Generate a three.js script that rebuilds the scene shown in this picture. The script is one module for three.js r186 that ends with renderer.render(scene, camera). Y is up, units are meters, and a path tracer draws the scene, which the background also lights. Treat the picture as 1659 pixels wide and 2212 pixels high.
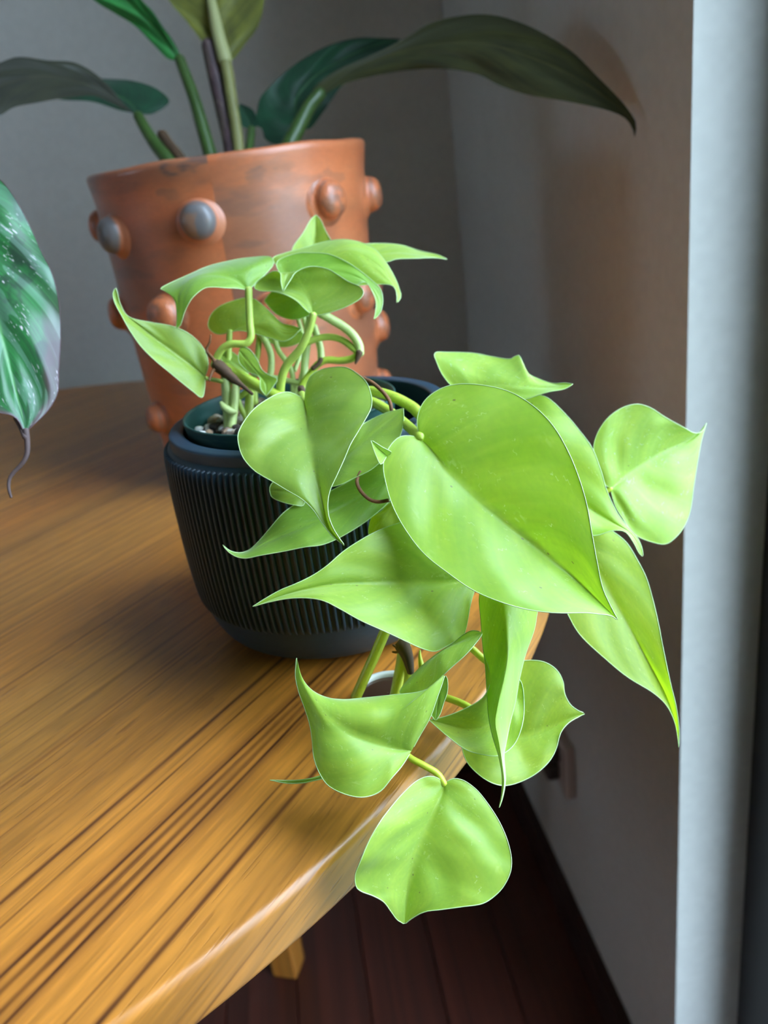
import * as THREE from 'three';
import { mergeGeometries } from 'three/addons/utils/BufferGeometryUtils.js';
import { RoundedBoxGeometry } from 'three/addons/geometries/RoundedBoxGeometry.js';

// ---------------------------------------------------------------- camera, sky, exposure
const W = 1659, H = 2212, FOCAL = 1807;            // the photograph's frame, focal length in its pixels
const EYE = new THREE.Vector3(0, 0.95, 0);         // 20 cm above a 75 cm table
const PITCH = THREE.MathUtils.degToRad(21.7), ROLL = THREE.MathUtils.degToRad(7.2);
const camera = new THREE.PerspectiveCamera(2 * THREE.MathUtils.radToDeg(Math.atan(H / 2 / FOCAL)), W / H, 0.02, 60);
camera.position.copy(EYE);
camera.rotation.set(-PITCH, 0, -ROLL, 'YXZ');
camera.updateMatrixWorld(true);
camera.focus = 0.28;
camera.userData.fStop = 11.5;
const SKY = [0.64, 0.87, 1.12], SKY_POWER = 7.0;   // an overcast sky, twice as bright overhead as at the horizon
const EXPOSURE = 2.45;

const scene = new THREE.Scene();
{
  const w = 32, h = 64, d = new Float32Array(w * h * 4);
  for (let j = 0; j < h; j++) for (let i = 0; i < w; i++) { const e = Math.sin(((j + 0.5) / h - 0.5) * Math.PI), k = SKY_POWER * (1 + Math.max(0, e)) / 2; for (let c = 0; c < 3; c++) d[4 * (j * w + i) + c] = SKY[c] * k; d[4 * (j * w + i) + 3] = 1; }
  const t = new THREE.DataTexture(d, w, h, THREE.RGBAFormat, THREE.FloatType); t.mapping = THREE.EquirectangularReflectionMapping; t.colorSpace = THREE.LinearSRGBColorSpace; t.needsUpdate = true;
  scene.background = t;
}
const renderer = new THREE.WebGLRenderer({ antialias: true });
renderer.toneMapping = THREE.LinearToneMapping;
renderer.toneMappingExposure = EXPOSURE;
renderer.shadowMap.enabled = true;

// ---------------------------------------------------------------- helpers
const V = (x, y, z) => new THREE.Vector3(x, y, z);
const FWD = V(0, 0, -1).applyQuaternion(camera.quaternion), RIGHT = V(1, 0, 0).applyQuaternion(camera.quaternion), UP = V(0, 1, 0).applyQuaternion(camera.quaternion);
// a measured point: picture position and distance in metres along the line of sight
const at = (x, y, d) => EYE.clone().addScaledVector(RIGHT, (x - W / 2) / FOCAL * d).addScaledVector(UP, -(y - H / 2) / FOCAL * d).addScaledVector(FWD, d);
let seed = 20240611;
const rnd = () => { seed = (seed + 0x6D2B79F5) | 0; let t = Math.imul(seed ^ (seed >>> 15), 1 | seed); t = (t + Math.imul(t ^ (t >>> 7), 61 | t)) ^ t; return ((t ^ (t >>> 14)) >>> 0) / 4294967296; };
const rr = (a, b) => a + (b - a) * rnd();
const clamp = (x, a = 0, b = 1) => Math.min(b, Math.max(a, x));
const mix = (a, b, t) => a + (b - a) * t;
const smooth = (a, b, x) => { const t = clamp((x - a) / (b - a)); return t * t * (3 - 2 * t); };
function hash(ix, iy, s) { let h = Math.imul(ix, 374761393) ^ Math.imul(iy, 668265263) ^ Math.imul(s, 1274126177); h = Math.imul(h ^ (h >>> 13), 1274126177); return ((h ^ (h >>> 16)) >>> 0) / 4294967296; }
function noise(x, y, s = 1) {
  const ix = Math.floor(x), iy = Math.floor(y), fx = x - ix, fy = y - iy, ux = fx * fx * (3 - 2 * fx), uy = fy * fy * (3 - 2 * fy);
  return mix(mix(hash(ix, iy, s), hash(ix + 1, iy, s), ux), mix(hash(ix, iy + 1, s), hash(ix + 1, iy + 1, s), ux), uy);
}
const fbm = (x, y, s, n = 4) => { let a = 0, w = 0.5, t = 0; for (let k = 0; k < n; k++) { a += w * noise(x, y, s + k * 17); t += w; x *= 2.03; y *= 2.03; w *= 0.5; } return a / t; };
function texture(w, h, fn, srgb = true, wrap = THREE.RepeatWrapping) {
  const data = new Uint8Array(w * h * 4);
  for (let j = 0; j < h; j++) for (let i = 0; i < w; i++) {
    const c = fn(i / w, j / h), k = 4 * (j * w + i);
    data[k] = clamp(c[0], 0, 255); data[k + 1] = clamp(c[1], 0, 255); data[k + 2] = clamp(c[2], 0, 255); data[k + 3] = 255;
  }
  const t = new THREE.DataTexture(data, w, h);
  t.magFilter = THREE.LinearFilter; t.minFilter = THREE.LinearMipmapLinearFilter; t.generateMipmaps = true;
  t.wrapS = t.wrapT = wrap; if (srgb) t.colorSpace = THREE.SRGBColorSpace; t.needsUpdate = true;
  return t;
}
const lin = (r, g, b) => new THREE.Color().setRGB(r, g, b);
const used = {};
function numbered(name) { const n = used[name] = (used[name] ?? -1) + 1; return n ? `${name}_${String(n).padStart(3, '0')}` : name; }
function tag(o, label, category, group) { o.userData = { label, category }; if (group) o.userData.group = group; return o; }
function thing(name, label, category, pos = V(0, 0, 0)) { const o = new THREE.Group(); o.name = numbered(name); o.position.copy(pos); scene.add(o); return tag(o, label, category); }
function mesh(name, geo, material, parent) {       // geometry given in world coordinates unless the parent stands at the origin
  const m = new THREE.Mesh(geo, material);
  m.name = parent === scene ? numbered(name) : name;
  m.castShadow = m.receiveShadow = true; parent.add(m);
  return m;
}
function part(name, geoWorld, material, parent, label) {   // world-space geometry hung under a thing (or a part at its origin)
  const origin = V(0, 0, 0); for (let p = parent; p && p !== scene; p = p.parent) origin.add(p.position);
  geoWorld.translate(-origin.x, -origin.y, -origin.z);
  const m = mesh(name, geoWorld, material, parent); if (label) m.userData.label = label; return m;
}
function tube(points, radius, sides = 10, step = 0.0015) {   // radius a number or f(t); rounded ends
  const curve = new THREE.CatmullRomCurve3(points, false, 'centripetal'), len = curve.getLength();
  const n = Math.max(8, Math.min(160, Math.round(len / step)));
  const r = typeof radius === 'function' ? radius : () => radius;
  const frames = curve.computeFrenetFrames(n, false), pos = [], uv = [], idx = [];
  const ring = (c, a, b, q, t) => { for (let k = 0; k <= sides; k++) { const th = k / sides * Math.PI * 2; const p = c.clone().addScaledVector(a, Math.cos(th) * q).addScaledVector(b, Math.sin(th) * q); pos.push(p.x, p.y, p.z); uv.push(k / sides, t * len * 20); } };
  let rings = 0;
  const cap = (i, dir) => { const t = i / n, c = curve.getPointAt(t), q = r(t), T = frames.tangents[i]; for (const [f, o] of dir > 0 ? [[0.8, 0.6], [0.02, 1]] : [[0.02, 1], [0.8, 0.6]]) { ring(c.clone().addScaledVector(T, dir * o * q * 0.8), frames.normals[i], frames.binormals[i], q * f, t); rings++; } };
  cap(0, -1);
  for (let i = 0; i <= n; i++) { ring(curve.getPointAt(i / n), frames.normals[i], frames.binormals[i], r(i / n), i / n); rings++; }
  cap(n, 1);
  const s = sides + 1;
  for (let i = 0; i < rings - 1; i++) for (let k = 0; k < sides; k++) { const a = i * s + k, b = a + s; idx.push(a, a + 1, b, a + 1, b + 1, b); }
  const g = new THREE.BufferGeometry();
  g.setAttribute('position', new THREE.Float32BufferAttribute(pos, 3)); g.setAttribute('uv', new THREE.Float32BufferAttribute(uv, 2)); g.setIndex(idx); g.computeVertexNormals();
  return g;
}
// a path measured in the picture: [x, y] points, distances spread evenly along them
const spread = (ds, t) => { if (typeof ds === 'number') return ds; const x = t * (ds.length - 1), i = Math.min(ds.length - 2, Math.floor(x)); return mix(ds[i], ds[i + 1], smooth(0, 1, x - i) * 0.5 + (x - i) * 0.5); };
function path(pts, ds) {
  let L = [0]; for (let i = 1; i < pts.length; i++) L.push(L[i - 1] + Math.hypot(pts[i][0] - pts[i - 1][0], pts[i][1] - pts[i - 1][1]));
  return pts.map((p, i) => at(p[0], p[1], spread(ds, L[i] / L[L.length - 1]) / 100));
}
const resample = (pts, n, pow = 1) => { const c = new THREE.CatmullRomCurve3(pts, false, 'centripetal'); c.arcLengthDivisions = 400; return Array.from({ length: n + 1 }, (_, i) => c.getPointAt(Math.pow(i / n, pow))); };

// A leaf blade: midrib m, left edge l and right edge r, all from the leaf's base to its tip, with their distances dm, dl, dr in centimetres.
// cup bows each half towards (+) or away from (-) the eye; furrow sets the soft pleats between the veins; lm / rm are optional middle curves.
function bladeGeometry(s) {
  const NU = s.nu ?? 56, NV = s.nv ?? 14;
  const m = resample(path(s.m, s.dm), NU, s.pow ?? 1.15), cols = [];
  for (const side of ['l', 'r']) {
    const o = resample(path(s[side], s['d' + side]), NU), mid = s[side + 'm'] && resample(path(s[side + 'm'], s['d' + side + 'm']), NU);
    cols.push({ o, mid });
  }
  const pos = [], uv = [], idx = [], cup = s.cup ?? 0, fur = s.furrow ?? 0.0007, ph = s.phase ?? 0;
  for (let i = 0; i <= NU; i++) for (let j = -NV; j <= NV; j++) {
    const c = cols[j < 0 ? 0 : 1], v = Math.abs(j) / NV, M = m[i], O = c.o[i], w = M.distanceTo(O);
    let P;
    if (c.mid) { const Q = c.mid[i]; P = V(0, 0, 0).addScaledVector(M, (1 - v) * (1 - 2 * v)).addScaledVector(Q, 4 * v * (1 - v)).addScaledVector(O, v * (2 * v - 1)); } else P = M.clone().lerp(O, v);
    const eye = EYE.clone().sub(P).normalize(), hump = 4 * v * (1 - v), u = i / NU;
    const across = v * 0.55 - u * 1.5;
    const end = smooth(0, 0.1, u) * smooth(1, 0.75, u);
    const pleat = fur * Math.min(1, w / 0.028) * end * hump * (Math.sin(across * 9.5 + ph + (j < 0 ? 0 : 2)) + 0.25 * Math.sin(across * 21 + ph * 2.3 + (j < 0 ? 1 : 0)));
    P.addScaledVector(eye, cup * w * hump * 0.5 + pleat - (s.keel ?? 0.0006) * end * Math.exp(-v * v * 90));
    pos.push(P.x, P.y, P.z); uv.push(0.5 + j / NV / 2, u);
  }
  const n = 2 * NV + 1;
  for (let i = 0; i < NU; i++) for (let j = 0; j < n - 1; j++) { const a = i * n + j, b = a + n; idx.push(a, b, a + 1, a + 1, b, b + 1); }
  const g = new THREE.BufferGeometry();
  g.setAttribute('position', new THREE.Float32BufferAttribute(pos, 3)); g.setAttribute('uv', new THREE.Float32BufferAttribute(uv, 2)); g.setIndex(idx); g.computeVertexNormals();
  return { g, left: cols[0].o, right: cols[1].o };
}
function leaf(parent, s, material, marginMaterial) {
  const { g, left, right } = bladeGeometry(s);
  const blade = part('leaf', g, material, parent, s.label);
  if (marginMaterial) {
    const r = s.margin ?? 0.00017, edge = [...left.slice(1), ...right.slice(1, -1).reverse()].filter((p, i, a) => !i || p.distanceTo(a[i - 1]) > 1e-5);
    part('leaf_margin', tube(edge, r, 6, 0.0012), marginMaterial, blade);
  }
  return blade;
}

// ---------------------------------------------------------------- materials
// lime leaf: parallel-veined, thin, waxy; pale dust and scuffs
const SCUFF = Array.from({ length: 150 }, () => [rr(0.08, 0.92), rr(0.08, 0.95), rr(0.004, 0.028), rr(-1.2, 1.2), rr(0.2, 0.6)]);
const limeMap = texture(640, 640, (x, y) => {
  const v = Math.abs(x - 0.5) * 2, side = x < 0.5 ? 0 : 1, a = y * 1.5 - v * 0.55;
  const stripe = fbm(a * 34 + side * 7, v * 2.2, 5, 3) - 0.5, broad = fbm(a * 7 + side * 3, v * 1.5, 9, 2) - 0.5, mottle = fbm(x * 40, y * 60, 13, 3) - 0.5;
  let vein = 0; for (const [q, k] of [[0.12, 1], [0.3, 0.8], [0.48, 0.8], [0.68, 0.7], [0.88, 0.6]]) vein = Math.max(vein, k * Math.exp(-Math.pow((a - q + 0.12 * v * v) * 70, 2)));
  const mid = Math.exp(-v * v * 900), k = 1 + 0.09 * stripe + 0.16 * broad + 0.07 * mottle;
  let r = 162 * k + 5 * vein + 10 * mid, gg = 200 * (0.5 + k / 2) + 4 * vein + 8 * mid, b = 34 * k + 8 * vein + 16 * mid;
  let sc = 0; for (const [sx, sy, len, ang, str] of SCUFF) { const dx = x - sx, dy = y - sy; if (Math.abs(dx) > 0.04 || Math.abs(dy) > 0.04) continue; const c = Math.cos(ang), sn = Math.sin(ang), p = dx * c + dy * sn, q = -dx * sn + dy * c + 0.004 * Math.sin(p * 300); sc = Math.max(sc, str * smooth(len, len * 0.6, Math.abs(p)) * Math.exp(-Math.pow(q / 0.0022, 2))); }
  sc *= smooth(0.35, 0.6, noise(x * 90, y * 90, 31));
  const haze = smooth(0.6, 0.85, fbm(x * 9, y * 9, 41, 4)) * smooth(0.4, 0.8, noise(x * 70, y * 70, 44)) * 0.34; sc = clamp(sc * 1.3 + haze);
  const brown = hash(Math.floor(x * 110), Math.floor(y * 110), 77) > 0.9993 ? 0.5 : 0;
  r = mix(mix(r, 222, sc), 90, brown); gg = mix(mix(gg, 240, sc), 70, brown); b = mix(mix(b, 190, sc), 30, brown);
  const tip = smooth(0.986, 0.994, y); return [mix(r, 128, tip), mix(gg, 92, tip), mix(b, 52, tip)];
});
const limeRough = texture(256, 256, (x, y) => { const q = 235 + 20 * noise(x * 60, y * 60, 3); return [q, q, q]; }, false);
const lime = (tint, through = 0.45) => new THREE.MeshPhysicalMaterial({ map: limeMap, color: lin(...tint), roughness: 1, roughnessMap: limeRough, transmission: through, thickness: 0, clearcoat: 1, clearcoatRoughness: 0.4, side: THREE.DoubleSide });
const LIME = lime([1, 1, 1]), LIME_DEEP = lime([0.72, 0.86, 0.8]), LIME_YELLOW = lime([1.12, 1.03, 0.7], 0.55), LIME_SHADED = lime([0.76, 0.74, 0.8], 0.38), LIME_SHEEN = lime([1.05, 1.06, 2.4], 0.4);  // the dull dark tint has shade painted in, the pale bluish one sheen
const MARGIN = new THREE.MeshPhysicalMaterial({ color: lin(0.5, 0.68, 0.28), roughness: 0.5, clearcoat: 0.5, clearcoatRoughness: 0.3 });
const petioleMap = texture(128, 256, (x, y) => { const k = 1 + 0.25 * (fbm(x * 8, y * 5, 3, 3) - 0.5), f = smooth(0.74, 0.8, noise(x * 40, y * 30, 8)) * 0.25; return [mix(168 * k, 120, f), mix(196 * k, 150, f), mix(84 * k, 60, f)]; });
const PETIOLE = new THREE.MeshPhysicalMaterial({ map: petioleMap, roughness: 0.5, clearcoat: 0.4, clearcoatRoughness: 0.35, transmission: 0, color: lin(1.2, 1.08, 1) });
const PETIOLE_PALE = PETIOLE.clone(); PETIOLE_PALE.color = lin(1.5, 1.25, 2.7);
const VINE = PETIOLE.clone(); VINE.color = lin(1.15, 1.05, 0.6);
const VINE_LOW = PETIOLE.clone(); VINE_LOW.color = lin(1.55, 1.2, 0.55);
const BROWN = new THREE.MeshStandardMaterial({ map: texture(128, 128, (x, y) => { const k = 0.55 + 0.9 * fbm(x * 14, y * 4, 6, 4); return [86 * k, 62 * k, 40 * k]; }), roughness: 0.8 });
const ROOT = new THREE.MeshStandardMaterial({ map: texture(64, 256, (x, y) => { const k = 0.7 + 0.6 * fbm(x * 6, y * 20, 6, 3); return [116 * k, 74 * k, 42 * k]; }), roughness: 0.75 });

// the table's wood: bands, dark growth lines and short pores along the grain
const LINES = Array.from({ length: 110 }, () => []);       // the dark growth lines, 5 mm bins
for (let k = 0; k < 76; k++) { const q = (k + rr(-0.5, 1.5)) / 76 * 0.535, ln = { q, w: 0.00022 + 0.0006 * Math.pow(rnd(), 2.5), s: rr(0.35, 1.0), l: rr(0, 40), len: rr(0.3, 1.2) }; const i = Math.max(0, Math.floor(q / 0.005)); for (const j of [i - 1, i, i + 1]) if (LINES[j]) LINES[j].push(ln); }
const woodAt = (a, l) => {          // a across the grain, l along it, metres
  const wob = 0.006 * (noise(l * 3.1, a * 3, 2) - 0.5) + 0.0025 * (noise(l * 11, a * 9, 3) - 0.5), q = a + wob;
  const band = fbm(q * 22, l * 0.7, 4, 3), fine = fbm(q * 330, l * 3.2, 8, 3), fibre = noise(q * 1100, l * 90, 12);
  let ring = 0; for (const n of LINES[clamp(Math.floor(q / 0.005), 0, 109)]) { const d = Math.abs(q - n.q - 0.0012 * (noise(l * 5, n.l, 41) - 0.5)) / n.w; if (d < 4) ring = Math.max(ring, n.s * Math.exp(-d * d * 0.5) * smooth(0.12, 0.4, noise(l * 1.6 + n.l, 7, 43)) * (0.7 + 0.5 * noise(l * 60, n.l, 45))); }
  const late = Math.pow(1 - Math.abs(2 * noise(q * 150, l * 0.8, 21) - 1), 13) * 0.55 * smooth(0.3, 0.8, noise(q * 24, l * 0.9, 23));
  const pore = smooth(0.79, 0.86, noise(q * 1300, l * 75, 27)) * smooth(0.35, 0.75, noise(q * 60, l * 1.5, 29));
  let k = 0.77 + 0.34 * band + 0.2 * (fine - 0.5) + 0.13 * (fibre - 0.5);
  const d = clamp(ring * 0.95 + late * 0.6 + pore * 0.3);
  const red = noise(q * 17, l * 0.8, 33);
  return { r: mix(202 * k, 90, d), g: mix(mix(138, 122, red) * k, 46, d), b: mix(mix(58, 42, red) * k, 16, d), d, h: clamp(0.6 + 0.35 * (fine - 0.5) + 0.3 * (fibre - 0.5) - 0.5 * pore - 0.25 * d) };
};
const WOOD_A = 0.52, WOOD_L = 1.04;
const woodMap = texture(2048, 1536, (x, y) => { const c = woodAt(x * WOOD_A, y * WOOD_L); return [c.r, c.g, c.b]; }, true, THREE.MirroredRepeatWrapping);
const woodBump = texture(2048, 1024, (x, y) => { const c = woodAt(x * WOOD_A, y * WOOD_L); return [c.h * 255, c.h * 255, c.h * 255]; }, false, THREE.MirroredRepeatWrapping);
const WOOD = new THREE.MeshPhysicalMaterial({ map: woodMap, bumpMap: woodBump, bumpScale: 0.00022, roughness: 0.42, clearcoat: 0.35, clearcoatRoughness: 0.28 });
const sideMap = woodMap.clone(); sideMap.needsUpdate = true;
const WOOD_SIDE = new THREE.MeshPhysicalMaterial({ map: sideMap, color: lin(1.12, 1.08, 1.1), roughness: 0.4, clearcoat: 0.35, clearcoatRoughness: 0.25 });

// walls, floor
const plaster = (r, g, b, s) => new THREE.MeshStandardMaterial({ map: texture(512, 512, (x, y) => { const k = 1 + 0.05 * (fbm(x * 5, y * 5, s, 4) - 0.5) + 0.03 * (noise(x * 190, y * 190, s + 3) - 0.5); return [r * k, g * k, b * k]; }), bumpMap: plasterBump, bumpScale: 0.0004, roughness: 0.75 });
const plasterBump = texture(512, 512, (x, y) => { const q = 128 + 90 * (fbm(x * 60, y * 60, 50, 3) - 0.5) + 60 * (fbm(x * 12, y * 12, 58, 2) - 0.5); return [q, q, q]; }, false);
const WALL = plaster(206, 202, 195, 3);
const CEILING = plaster(190, 186, 180, 6);
const floorMaps = [1, 2, 3].map((s) => texture(128, 512, (x, y) => { const k = 0.7 + 0.6 * fbm(x * 14, y * 3, s * 9, 4); return [74 * k, 34 * k, 24 * k]; }));
const FLOOR = floorMaps.map((map) => new THREE.MeshPhysicalMaterial({ map, roughness: 0.45, clearcoat: 0.2, clearcoatRoughness: 0.3 }));
const DARKWOOD = new THREE.MeshStandardMaterial({ map: floorMaps[0], color: lin(0.45, 0.4, 0.4), roughness: 0.6 });
const PANE = new THREE.MeshPhysicalMaterial({ color: 0xffffff, transmission: 1, thickness: 0, roughness: 0.02, ior: 1.45 });
const FRAME = new THREE.MeshPhysicalMaterial({ color: lin(0.02, 0.023, 0.028), roughness: 0.45 });

// ---------------------------------------------------------------- the room, turned 5.6 degrees from the camera
const ROOM = THREE.MathUtils.degToRad(5.6);
const XR = 0.262, ZB = -1.153, ZJ = -0.5154, JAMB = 0.061, WT = 0.2, CEIL = 2.6, XL = -2.9, ZF = 2.7, ZW = 0.13, SILL = 0.06, HEAD = 2.3;
function structure(name, geos, material) {
  const g = Array.isArray(geos) ? mergeGeometries(geos) : geos;
  const m = new THREE.Mesh(g, material); m.name = name; m.rotation.y = ROOM; m.castShadow = m.receiveShadow = true; m.userData.kind = 'structure'; scene.add(m); return m;
}
function box(x0, x1, y0, y1, z0, z1) {            // room coordinates, uv in metres
  const g = new THREE.BoxGeometry(x1 - x0, y1 - y0, z1 - z0); g.translate((x0 + x1) / 2, (y0 + y1) / 2, (z0 + z1) / 2);
  const p = g.attributes.position, n = g.attributes.normal, uv = g.attributes.uv;
  for (let i = 0; i < p.count; i++) { const ax = Math.abs(n.getX(i)), ay = Math.abs(n.getY(i)); uv.setXY(i, ax > 0.5 ? p.getZ(i) : p.getX(i), ay > 0.5 ? p.getZ(i) : p.getY(i)); }
  return g;
}
structure('wall_back', box(XL - WT, XR + WT, 0, CEIL, ZB - WT, ZB), WALL);
const L0 = -0.45, L1 = 0.15, LS = 1.15, LH = 1.7;     // an unseen window added in the left wall for fill light
structure('wall_left', [box(XL - WT, XL, 0, CEIL, ZB, L0), box(XL - WT, XL, 0, LS, L0, L1), box(XL - WT, XL, LH, CEIL, L0, L1), box(XL - WT, XL, 0, CEIL, L1, ZF)], WALL);
{
  const w = new THREE.Group(); w.name = 'fill_window_2'; w.rotation.y = ROOM; w.userData.kind = 'structure'; scene.add(w);
  const x0 = XL - 0.12, x1 = XL - 0.06, f = 0.05;
  for (const [a, b] of [[L0 + 0.0005, L0 + f], [-0.175, -0.125], [L1 - f, L1 - 0.0005]]) mesh('stile', box(x0, x1, LS + 0.0005, LH - 0.0005, a, b), FRAME, w);
  for (const [a, b] of [[LS + 0.0005, LS + f], [LH - f, LH - 0.0005]]) for (const [c, d] of [[L0 + f, -0.175], [-0.125, L1 - f]]) mesh('rail', box(x0, x1, a, b, c, d), FRAME, w);
  for (const [c, d] of [[L0 + f, -0.175], [-0.125, L1 - f]]) mesh('glass_pane', box(x0 + 0.025, x0 + 0.03, LS + f, LH - f, c, d), PANE, w);
}
structure('wall_front', box(XL - WT, XR + WT, 0, CEIL, ZF, ZF + WT), WALL);
structure('wall_right', [box(XR, XR + WT, 0, CEIL, ZB, ZJ), box(XR, XR + WT, 0, SILL, ZJ, ZW), box(XR, XR + WT, HEAD, CEIL, ZJ, ZW), box(XR, XR + WT, 0, CEIL, ZW, ZF)], WALL);
structure('ceiling', box(XL - WT, XR + WT, CEIL, CEIL + 0.15, ZB - WT, ZF + WT), CEILING);
{
  const floor = new THREE.Group(); floor.name = 'floor'; floor.rotation.y = ROOM; floor.userData.kind = 'structure'; scene.add(floor);
  mesh('subfloor', box(XL - WT, XR + WT, -0.15, -0.016, ZB - WT, ZF + WT), DARKWOOD, floor);
  const bw = 0.09, geos = [];
  for (let x = XL, k = 0; x < XR; x += bw, k++) {
    const w = Math.min(bw, XR - x) - 0.0016, cut = ZB + 0.6 + hash(k, 3, 8) * 1.4;
    for (const [z0, z1] of [[ZB, cut - 0.0008], [cut + 0.0008, ZF]]) {
      const g = new RoundedBoxGeometry(w, 0.016, z1 - z0, 1, 0.0012); g.translate(x + w / 2, -0.008, (z0 + z1) / 2);
      mesh('floor_board', g, FLOOR[Math.floor(hash(k, z0 > ZB ? 2 : 1, 5) * 3)], floor);
    }
  }
}
structure('baseboard_right', box(XR - 0.014, XR - 0.0004, 0, 0.057, ZB + 0.015, ZJ - 0.002), DARKWOOD);
structure('baseboard_back', box(XL, XR, 0, 0.057, ZB + 0.0004, ZB + 0.014), DARKWOOD);
{ // the tall dark-framed window beside the table; its plastered jamb is the wall's own thickness
  const w = new THREE.Group(); w.name = 'window_1'; w.rotation.y = ROOM; w.userData.kind = 'structure'; scene.add(w);
  const x0 = XR + JAMB, x1 = x0 + 0.05, f = 0.055;
  for (const [a, b] of [[ZJ + 0.0005, ZJ + f], [ZW - f, ZW - 0.0005]]) mesh('stile', box(x0, x1, SILL, HEAD, a, b), FRAME, w);
  for (const [a, b] of [[SILL + 0.0005, SILL + f], [HEAD - f, HEAD - 0.0005]]) mesh('rail', box(x0, x1, a, b, ZJ + f, ZW - f), FRAME, w);
  mesh('glass_pane', box(x0 + 0.022, x0 + 0.027, SILL + f, HEAD - f, ZJ + f, ZW - f), PANE, w);
}
structure('ground', box(XR + WT + 0.02, XR + 30, -0.3, -0.06, -16, 16), new THREE.MeshStandardMaterial({ map: texture(256, 256, (x, y) => { const k = 0.6 + 0.7 * fbm(x * 30, y * 30, 4, 4); return [92 * k, 100 * k, 74 * k]; }), roughness: 1 }));

// the small surface socket low on the right wall
{
  const o = thing('wall_socket', 'small blurred wall socket box low on the grey wall behind the round lower leaf', 'socket');
  o.rotation.y = ROOM; o.position.set(0, 0, 0);
  const PL = new THREE.MeshStandardMaterial({ color: lin(0.5, 0.4, 0.35), roughness: 0.5 }), DK = new THREE.MeshStandardMaterial({ color: lin(0.05, 0.04, 0.035), roughness: 0.6 });
  const put = (name, w, h, d, x, y, z, m) => { const g = new RoundedBoxGeometry(w, h, d, 2, Math.min(w, h, d) * 0.25); g.translate(x, y, z); mesh(name, g, m, o); };
  put('back_box', 0.012, 0.075, 0.06, XR - 0.006, 0.275, -0.80, PL);
  put('plug', 0.016, 0.022, 0.026, XR - 0.02, 0.29, -0.80, DK);
  put('plug', 0.016, 0.022, 0.026, XR - 0.02, 0.262, -0.805, DK);
}

// ---------------------------------------------------------------- the round table
const TC = V(-0.388, 0.75, -0.56), TR = 0.5, TT = 0.021;
{
  const t = thing('round_table', 'round honey-coloured wooden table with dark grain lines and a smooth pale edge', 'table', V(TC.x, 0, TC.z));
  const GR = THREE.MathUtils.degToRad(32), ca = Math.cos(GR), sa = Math.sin(GR);   // the grain runs 32 degrees right of the line of sight
  const rim = [], b = 0.0032;
  for (let k = 0; k <= 6; k++) { const a = k / 6 * Math.PI / 2; rim.push([TR - b + b * Math.sin(a), TC.y - b + b * Math.cos(a)]); }
  for (let k = 0; k <= 5; k++) { const a = k / 5 * Math.PI / 2; rim.push([TR - b + b * Math.cos(a), TC.y - TT + b - b * Math.sin(a)]); }
  const disc = (profile, seg = 240) => { const g = new THREE.LatheGeometry(profile.map(([r, y]) => new THREE.Vector2(r, y)), seg); return g; };
  const top = disc([[TR - b, TC.y - TT], ...rim.slice().reverse(), [TR * 0.8, TC.y], [TR * 0.4, TC.y], [0.0001, TC.y]]);
  top.deleteAttribute('uv');
  // split: flat faces get the plank uv, the band gets a uv that runs round the edge
  const p = top.attributes.position, uv = new Float32Array(p.count * 2);
  for (let i = 0; i < p.count; i++) {
    const x = p.getX(i), z = p.getZ(i), al = x * sa - z * ca, ac = x * ca + z * sa;
    const drop = TC.y - p.getY(i);
    uv[2 * i] = (ac + 0.09 + drop * 0.8) / WOOD_A; uv[2 * i + 1] = al / WOOD_L;
  }
  top.setAttribute('uv', new THREE.BufferAttribute(uv, 2));
  mesh('tabletop', top, WOOD, t);
  const under = new THREE.CircleGeometry(TR - b, 120); under.rotateX(Math.PI / 2); under.translate(0, TC.y - TT, 0); mesh('underside', under, WOOD_SIDE, t);
  const dir = Math.atan2(-0.25, 0.186);
  for (let k = 0; k < 3; k++) {
    const g = new RoundedBoxGeometry(0.042, TC.y - TT - 0.0005, 0.042, 2, 0.004), q = g.attributes.position;
    for (let i = 0; i < q.count; i++) { const h = q.getY(i) / TC.y + 0.5, w = 0.8 + 0.4 * h; q.setXYZ(i, q.getX(i) * w, q.getY(i), q.getZ(i) * w); }
    g.computeVertexNormals(); g.rotateY(0.35); g.translate(0.315, (TC.y - TT) / 2, 0); g.rotateY(-dir + k * Math.PI / 1.5); mesh('leg', g, WOOD_SIDE, t);
  }
}
const TY = TC.y;

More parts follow.
